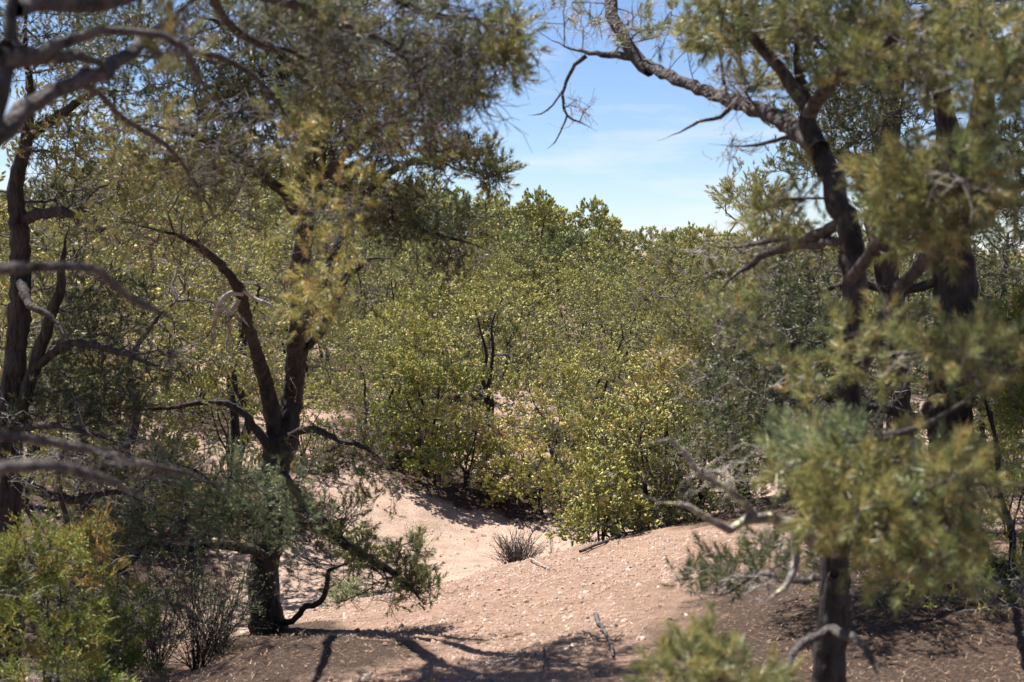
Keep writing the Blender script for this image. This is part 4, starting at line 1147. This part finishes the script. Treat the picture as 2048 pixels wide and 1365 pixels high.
def ramp(src, stops):
    q = n.new("ShaderNodeValToRGB")
    while len(q.color_ramp.elements) < len(stops):
        q.color_ramp.elements.new(.5)
    for e, (p_, c_) in zip(q.color_ramp.elements, stops):
        e.position = p_; e.color = (*c_, 1)
    l.new(src, q.inputs[0]); return q


def mix(fac, a, b, mode='MIX'):
    q = n.new("ShaderNodeMix"); q.data_type = 'RGBA'; q.blend_type = mode
    if isinstance(fac, float):
        q.inputs[0].default_value = fac
    else:
        l.new(fac, q.inputs[0])
    l.new(a, q.inputs[6]); l.new(b, q.inputs[7]); return q.outputs[2]


grav = ramp(noise(14, 6, .7).outputs[0], [(.30, (.225, .145, .105)), (.5, (.335, .222, .162)), (.72, (.43, .31, .24))])
sand = ramp(noise(5, 5, .6).outputs[0], [(.3, (.38, .27, .212)), (.7, (.50, .37, .292))])
a_w = n.new("ShaderNodeAttribute"); a_w.attribute_name = "wash"
a_d = n.new("ShaderNodeAttribute"); a_d.attribute_name = "duff"
base = mix(a_w.outputs['Fac'], grav.outputs[0], sand.outputs[0])
base = mix(1.0, base, ramp(noise(1.7, 6, .65).outputs[0], [(.32, (.78, .75, .74)), (.5, (1, 1, 1)), (.7, (1.08, 1.06, 1.05))]).outputs[0], 'MULTIPLY')
spk = ramp(noise(120, 3, .7).outputs[0], [(.35, (.72, .70, .68)), (.5, (1, 1, 1)), (.68, (1.22, 1.2, 1.2))])
base = mix(.9, base, spk.outputs[0], 'MULTIPLY')
spk2 = ramp(noise(48, 4, .7).outputs[0], [(.36, (.74, .71, .70)), (.48, (1, 1, 1)), (.66, (1.14, 1.13, 1.13))])
base = mix(1.0, base, spk2.outputs[0], 'MULTIPLY')
duff_shade = ramp(noise(60, 6, .75).outputs[0], [(.3, (.035, .023, .017)), (.5, (.075, .050, .037)), (.72, (.18, .125, .095))])  # litter brown, darkened further to paint in missing shade
dn = noise(7, 6, .7)
md = n.new("ShaderNodeMath"); md.operation = 'MULTIPLY_ADD'; md.inputs[1].default_value = .9; l.new(dn.outputs[0], md.inputs[0]); md.inputs[2].default_value = -.45
ad = n.new("ShaderNodeMath"); ad.operation = 'ADD'; l.new(a_d.outputs['Fac'], ad.inputs[0]); l.new(md.outputs[0], ad.inputs[1])
dm = ramp(ad.outputs[0], [(.30, (0, 0, 0)), (.58, (1, 1, 1))])
col = mix(dm.outputs[0], base, duff_shade.outputs[0])
l.new(col, pb.inputs['Base Color'])
bpn = n.new("ShaderNodeBump"); bpn.inputs['Strength'].default_value = 1.0; bpn.inputs['Distance'].default_value = .035
vb = n.new("ShaderNodeTexVoronoi"); vb.inputs['Scale'].default_value = 55; l.new(tcn.outputs['Object'], vb.inputs[0])
hb = n.new("ShaderNodeMath"); hb.operation = 'MULTIPLY_ADD'; hb.inputs[1].default_value = -.35; l.new(vb.outputs[0], hb.inputs[0]); l.new(noise(45, 6, .7).outputs[0], hb.inputs[2])
l.new(hb.outputs[0], bpn.inputs['Height']); l.new(bpn.outputs[0], pb.inputs['Normal'])
l.new(pb.outputs[0], out.inputs[0])

# soil
gme = mesh_from("ground", np.stack([X, Yg, Zg], -1).reshape(-1, 3), F, 4, m, smooth_shade=True)
wa = gme.attributes.new("wash", 'FLOAT', 'POINT')
wash = smooth(1.3, 2.6, s_ + .5 * fbm(X * .8, Yg * .8, 3)) * (1 - .65 * smooth(5.5, 9, s_))
wa.data.foreach_set("value", wash.astype(np.float32).ravel())
da = gme.attributes.new("duff", 'FLOAT', 'POINT')
near = duff_at(X, Yg)
near = np.maximum(near, .75 * smooth(7.5, 5.2, Yg) * smooth(.6, 1.8, X + .35 * (Yg - 6)) if False else near)
far_cover = .40 * smooth(24, 36, Yg)
da.data.foreach_set("value", np.maximum(near, far_cover).astype(np.float32).ravel())
put("ground", gme, None, kind='structure', label='pinkish gravelly desert soil falling into a sandy wash and rising beyond')


# ------------------------------------------------------------------ pebbles, stones, litter
def hgt(x, y):
    z = ground_h(x, y)
    return z + 0.012 * fbm(x * 6, y * 6, 3) + 0.006 * fbm(x * 19, y * 19, 2)


r = np.random.default_rng(77)
OCT = np.array([[1, 0, 0], [0, 1, 0], [-1, 0, 0], [0, -1, 0], [0, 0, 1], [0, 0, -1]], float)
OF = np.array([[0, 1, 4], [1, 2, 4], [2, 3, 4], [3, 0, 4], [1, 0, 5], [2, 1, 5], [3, 2, 5], [0, 3, 5]])
# boxy chip: 8 corners of a squashed cube pulled about
CH = np.array([[-1, -1, -1], [1, -1, -1], [1, 1, -1], [-1, 1, -1], [-.7, -.7, 1], [.7, -.7, 1], [.7, .7, 1], [-.7, .7, 1]], float)
CF = np.array([[0, 1, 5], [0, 5, 4], [1, 2, 6], [1, 6, 5], [2, 3, 7], [2, 7, 6], [3, 0, 4], [3, 4, 7], [4, 5, 6], [4, 6, 7]])
STC = .84 * np.array([(.39, .265, .205), (.44, .33, .27), (.33, .205, .15), (.26, .16, .12), (.50, .41, .36), (.19, .13, .11), (.40, .26, .16)])
STW = np.array([.28, .2, .2, .12, .09, .06, .05])


def chips(name, x, y, size, label, lift=.25):
    k = len(x)
    q = CH[None] * (1 + r.normal(0, .22, (k, 8, 3)))
    ax = r.uniform(.6, 1.3, (k, 1, 3)) * size[:, None, None]; ax[..., 2] *= .55
    q = q * ax * .5
    a = r.random(k) * 6.283; t1_, t2_ = r.normal(0, .3, k), r.normal(0, .3, k)
    ca, sa = np.cos(a), np.sin(a)
    xx = q[..., 0] * ca[:, None] - q[..., 1] * sa[:, None]; yy = q[..., 0] * sa[:, None] + q[..., 1] * ca[:, None]
    zz = q[..., 2] + xx * t1_[:, None] + yy * t2_[:, None]
    z0 = hgt(x, y) + size * lift * .3
    V = np.stack([xx + x[:, None], yy + y[:, None], zz + z0[:, None]], -1).reshape(-1, 3)
    Fc = (CF[None] + (np.arange(k) * 8)[:, None, None]).reshape(-1, 3)
    c = STC[r.choice(len(STC), k, p=STW / STW.sum())] * r.uniform(.8, 1.15, (k, 1))
    me = mesh_from(name, V, Fc, 3, M_STONE, tint=np.repeat(c, len(CF), 0))
    return put(name, me, None, kind='stuff', label=label)


N = 80000
yy = 5.2 + 11.5 * r.random(N) ** 1.15
xx = r.uniform(-1, 1, N) * (.37 * yy + .3)
s = (xx - L0[0]) * LN[0] + (yy - L0[1]) * LN[1]
dfa = duff_at(xx, yy)
keep = (s < .9) & (r.random(N) * .45 > dfa) & (fbm(xx * 2.2, yy * 2.2, 3) + .9 * r.random(N) > .12)
xx, yy = xx[keep], yy[keep]
size = np.exp(r.normal(math.log(.0098), .48, len(xx)))
chips('gravel', xx, yy, np.clip(size, .005, .03), 'pinkish angular gravel strewn over the near slope')
N = 9000
yy = 14 + 12 * r.random(N); xx = r.uniform(-1, 1, N) * (.3 * yy) - .8
s = (xx - L0[0]) * LN[0] + (yy - L0[1]) * LN[1]
keep = (s > 1.2) & (s < 8.5) & (fbm(xx * 1.3, yy * 1.3, 3) + .5 * r.random(N) > .12)
xx, yy = xx[keep], yy[keep]
chips('gravel', xx, yy, np.clip(np.exp(r.normal(math.log(.022), .45, len(xx))), .008, .08), 'scattered pale stones on the floor and banks of the wash')

# bigger stones one can pick out on the slope
big = [(1278, 1282, .034), (1285, 1280, .028), (1070, 1312, .03), (1120, 1322, .026), (715, 1263, .03), (972, 1243, .028), (905, 1150, .03), (1030, 1180, .036), (1148, 1292, .03),
       (840, 1244, .03), (996, 1243, .024), (1345, 1302, .03), (1420, 1285, .028), (890, 1232, .026), (1052, 1205, .03), (1172, 1188, .028), (1255, 1142, .03), (1360, 1120, .034), (1390, 1072, .03),
       (770, 1290, .026), (1010, 1275, .03), (1200, 1240, .03), (1338, 1240, .028), (1430, 1330, .028)]
for (px, py, sz) in big:
    # march along the sight line to the ground
    d = P(px, py, 1.0) - np.array([0, 0, CAM_Z]); Yh = 5.0
    while Yh < 30 and CAM_Z + d[2] * Yh > gz(d[0] * Yh, Yh):
        Yh += .02
    px_, py_ = d[0] * Yh, Yh
    q = CH * (1 + r.normal(0, .2, (8, 3))) * np.array([r.uniform(.8, 1.3), r.uniform(.7, 1.1), .6]) * sz * .5
    c = STC[r.choice(len(STC), p=STW / STW.sum())] * 1.05
    me = mesh_from('stone', q, CF, 3, M_STONE, tint=np.repeat(c[None], len(CF), 0))
    o = put('stone', me, None, (px_, py_, gz(px_, py_) + sz * .15), label='palm-sized pale angular stone lying proud of the gravel slope', category='stone', group='larger loose stones on the gravel slope')
    o.rotation_euler = (r.normal(0, .2), r.normal(0, .2), r.random() * 6.28)

# needle and twig litter
N = 60000
yy = 4.6 + 11 * r.random(N) ** 1.1; xx = r.uniform(-1, 1, N) * (.38 * yy + .4)
dfa = duff_at(xx, yy)
keep = (r.random(N) < dfa * 1.1) | (r.random(N) < .05 + .25 * (fbm(xx * 1.1, yy * 1.1, 3) > .38))
xx, yy = xx[keep], yy[keep]; k = len(xx)
a = r.random(k) * 6.283; ln = r.uniform(.015, .05, k); el = r.normal(0, .25, k)
d = np.stack([np.cos(a), np.sin(a), el], -1) * ln[:, None]
w = np.stack([-np.sin(a), np.cos(a), 0 * a], -1) * r.uniform(.001, .0022, k)[:, None]
b = np.stack([xx, yy, hgt(xx, yy) + .004 + .01 * r.random(k)], -1)
V = np.stack([b - w, b + w, b + d], 1).reshape(-1, 3)
LC = np.array([(.30, .19, .11), (.20, .12, .08), (.42, .32, .24), (.11, .07, .05), (.36, .19, .10)])
me = mesh_from('litter', V, np.arange(k * 3).reshape(-1, 3), 3, M_LITTER, tint=LC[r.integers(0, 5, k)])
put('litter', me, None, kind='stuff', label='brown fallen needles and twig bits under the trees')


def ground_px(px, py):
    d = P(px, py, 1.0) - np.array([0, 0, CAM_Z]); Yh = 4.5
    while Yh < 40 and CAM_Z + d[2] * Yh > gz(d[0] * Yh, Yh):
        Yh += .02
    return np.array([d[0] * Yh, Yh, gz(d[0] * Yh, Yh)])


def stick(name, pts, w, label, lift=.02, mat=None, forks=()):
    W_ = Wood()
    p = np.array([ground_px(*q) for q in pts]); p[:, 2] += lift
    c = catmull(p, 6); c[1:-1] += r.normal(0, .004, c[1:-1].shape)
    W_.tube(c, np.linspace(w, w * .5, len(c)), 7, .25)
    for f in forks:
        p = np.array([ground_px(*q) for q in f]); p[:, 2] += lift
        W_.tube(catmull(p, 5), np.linspace(w * .5, w * .2, (len(p) - 1) * 5 + 1), 5)
    me = W_.mesh(name, mat or M_DEAD)
    return put(name, me, None, label=label, category='stick')


stick('fallen_stick', [(1190, 1236), (1203, 1262), (1220, 1292), (1226, 1322)], .013, 'bent grey weathered stick lying on the gravel slope', mat=M_GREY)
stick('fallen_twig', [(1165, 1270), (1190, 1283), (1222, 1290), (1246, 1273)], .004, 'thin dark twig crossing under the bent grey stick', mat=M_TWIG)
stick('fallen_twig', [(1088, 1312), (1092, 1330), (1087, 1352)], .006, 'short dark upright-looking twig near the lower edge of the gravel', mat=M_TWIG, lift=.03)
stick('fallen_branch', [(1160, 1108), (1210, 1088), (1250, 1072), (1300, 1060)], .014, 'dark fallen branch along the crest at the foot of the junipers', mat=M_TWIG, forks=[[(1250, 1072), (1235, 1090)], [(1210, 1088), (1180, 1100), (1170, 1112)]])
stick('fallen_branch', [(1060, 1312 - 190), (1085, 1135), (1100, 1142)], .008, 'pale twig lying against the dome-shaped grey shrub')
stick('fallen_branch', [(650, 1010), (690, 1028), (720, 1040)], .012, 'straight grey dead branch lying on the far bank of the wash')
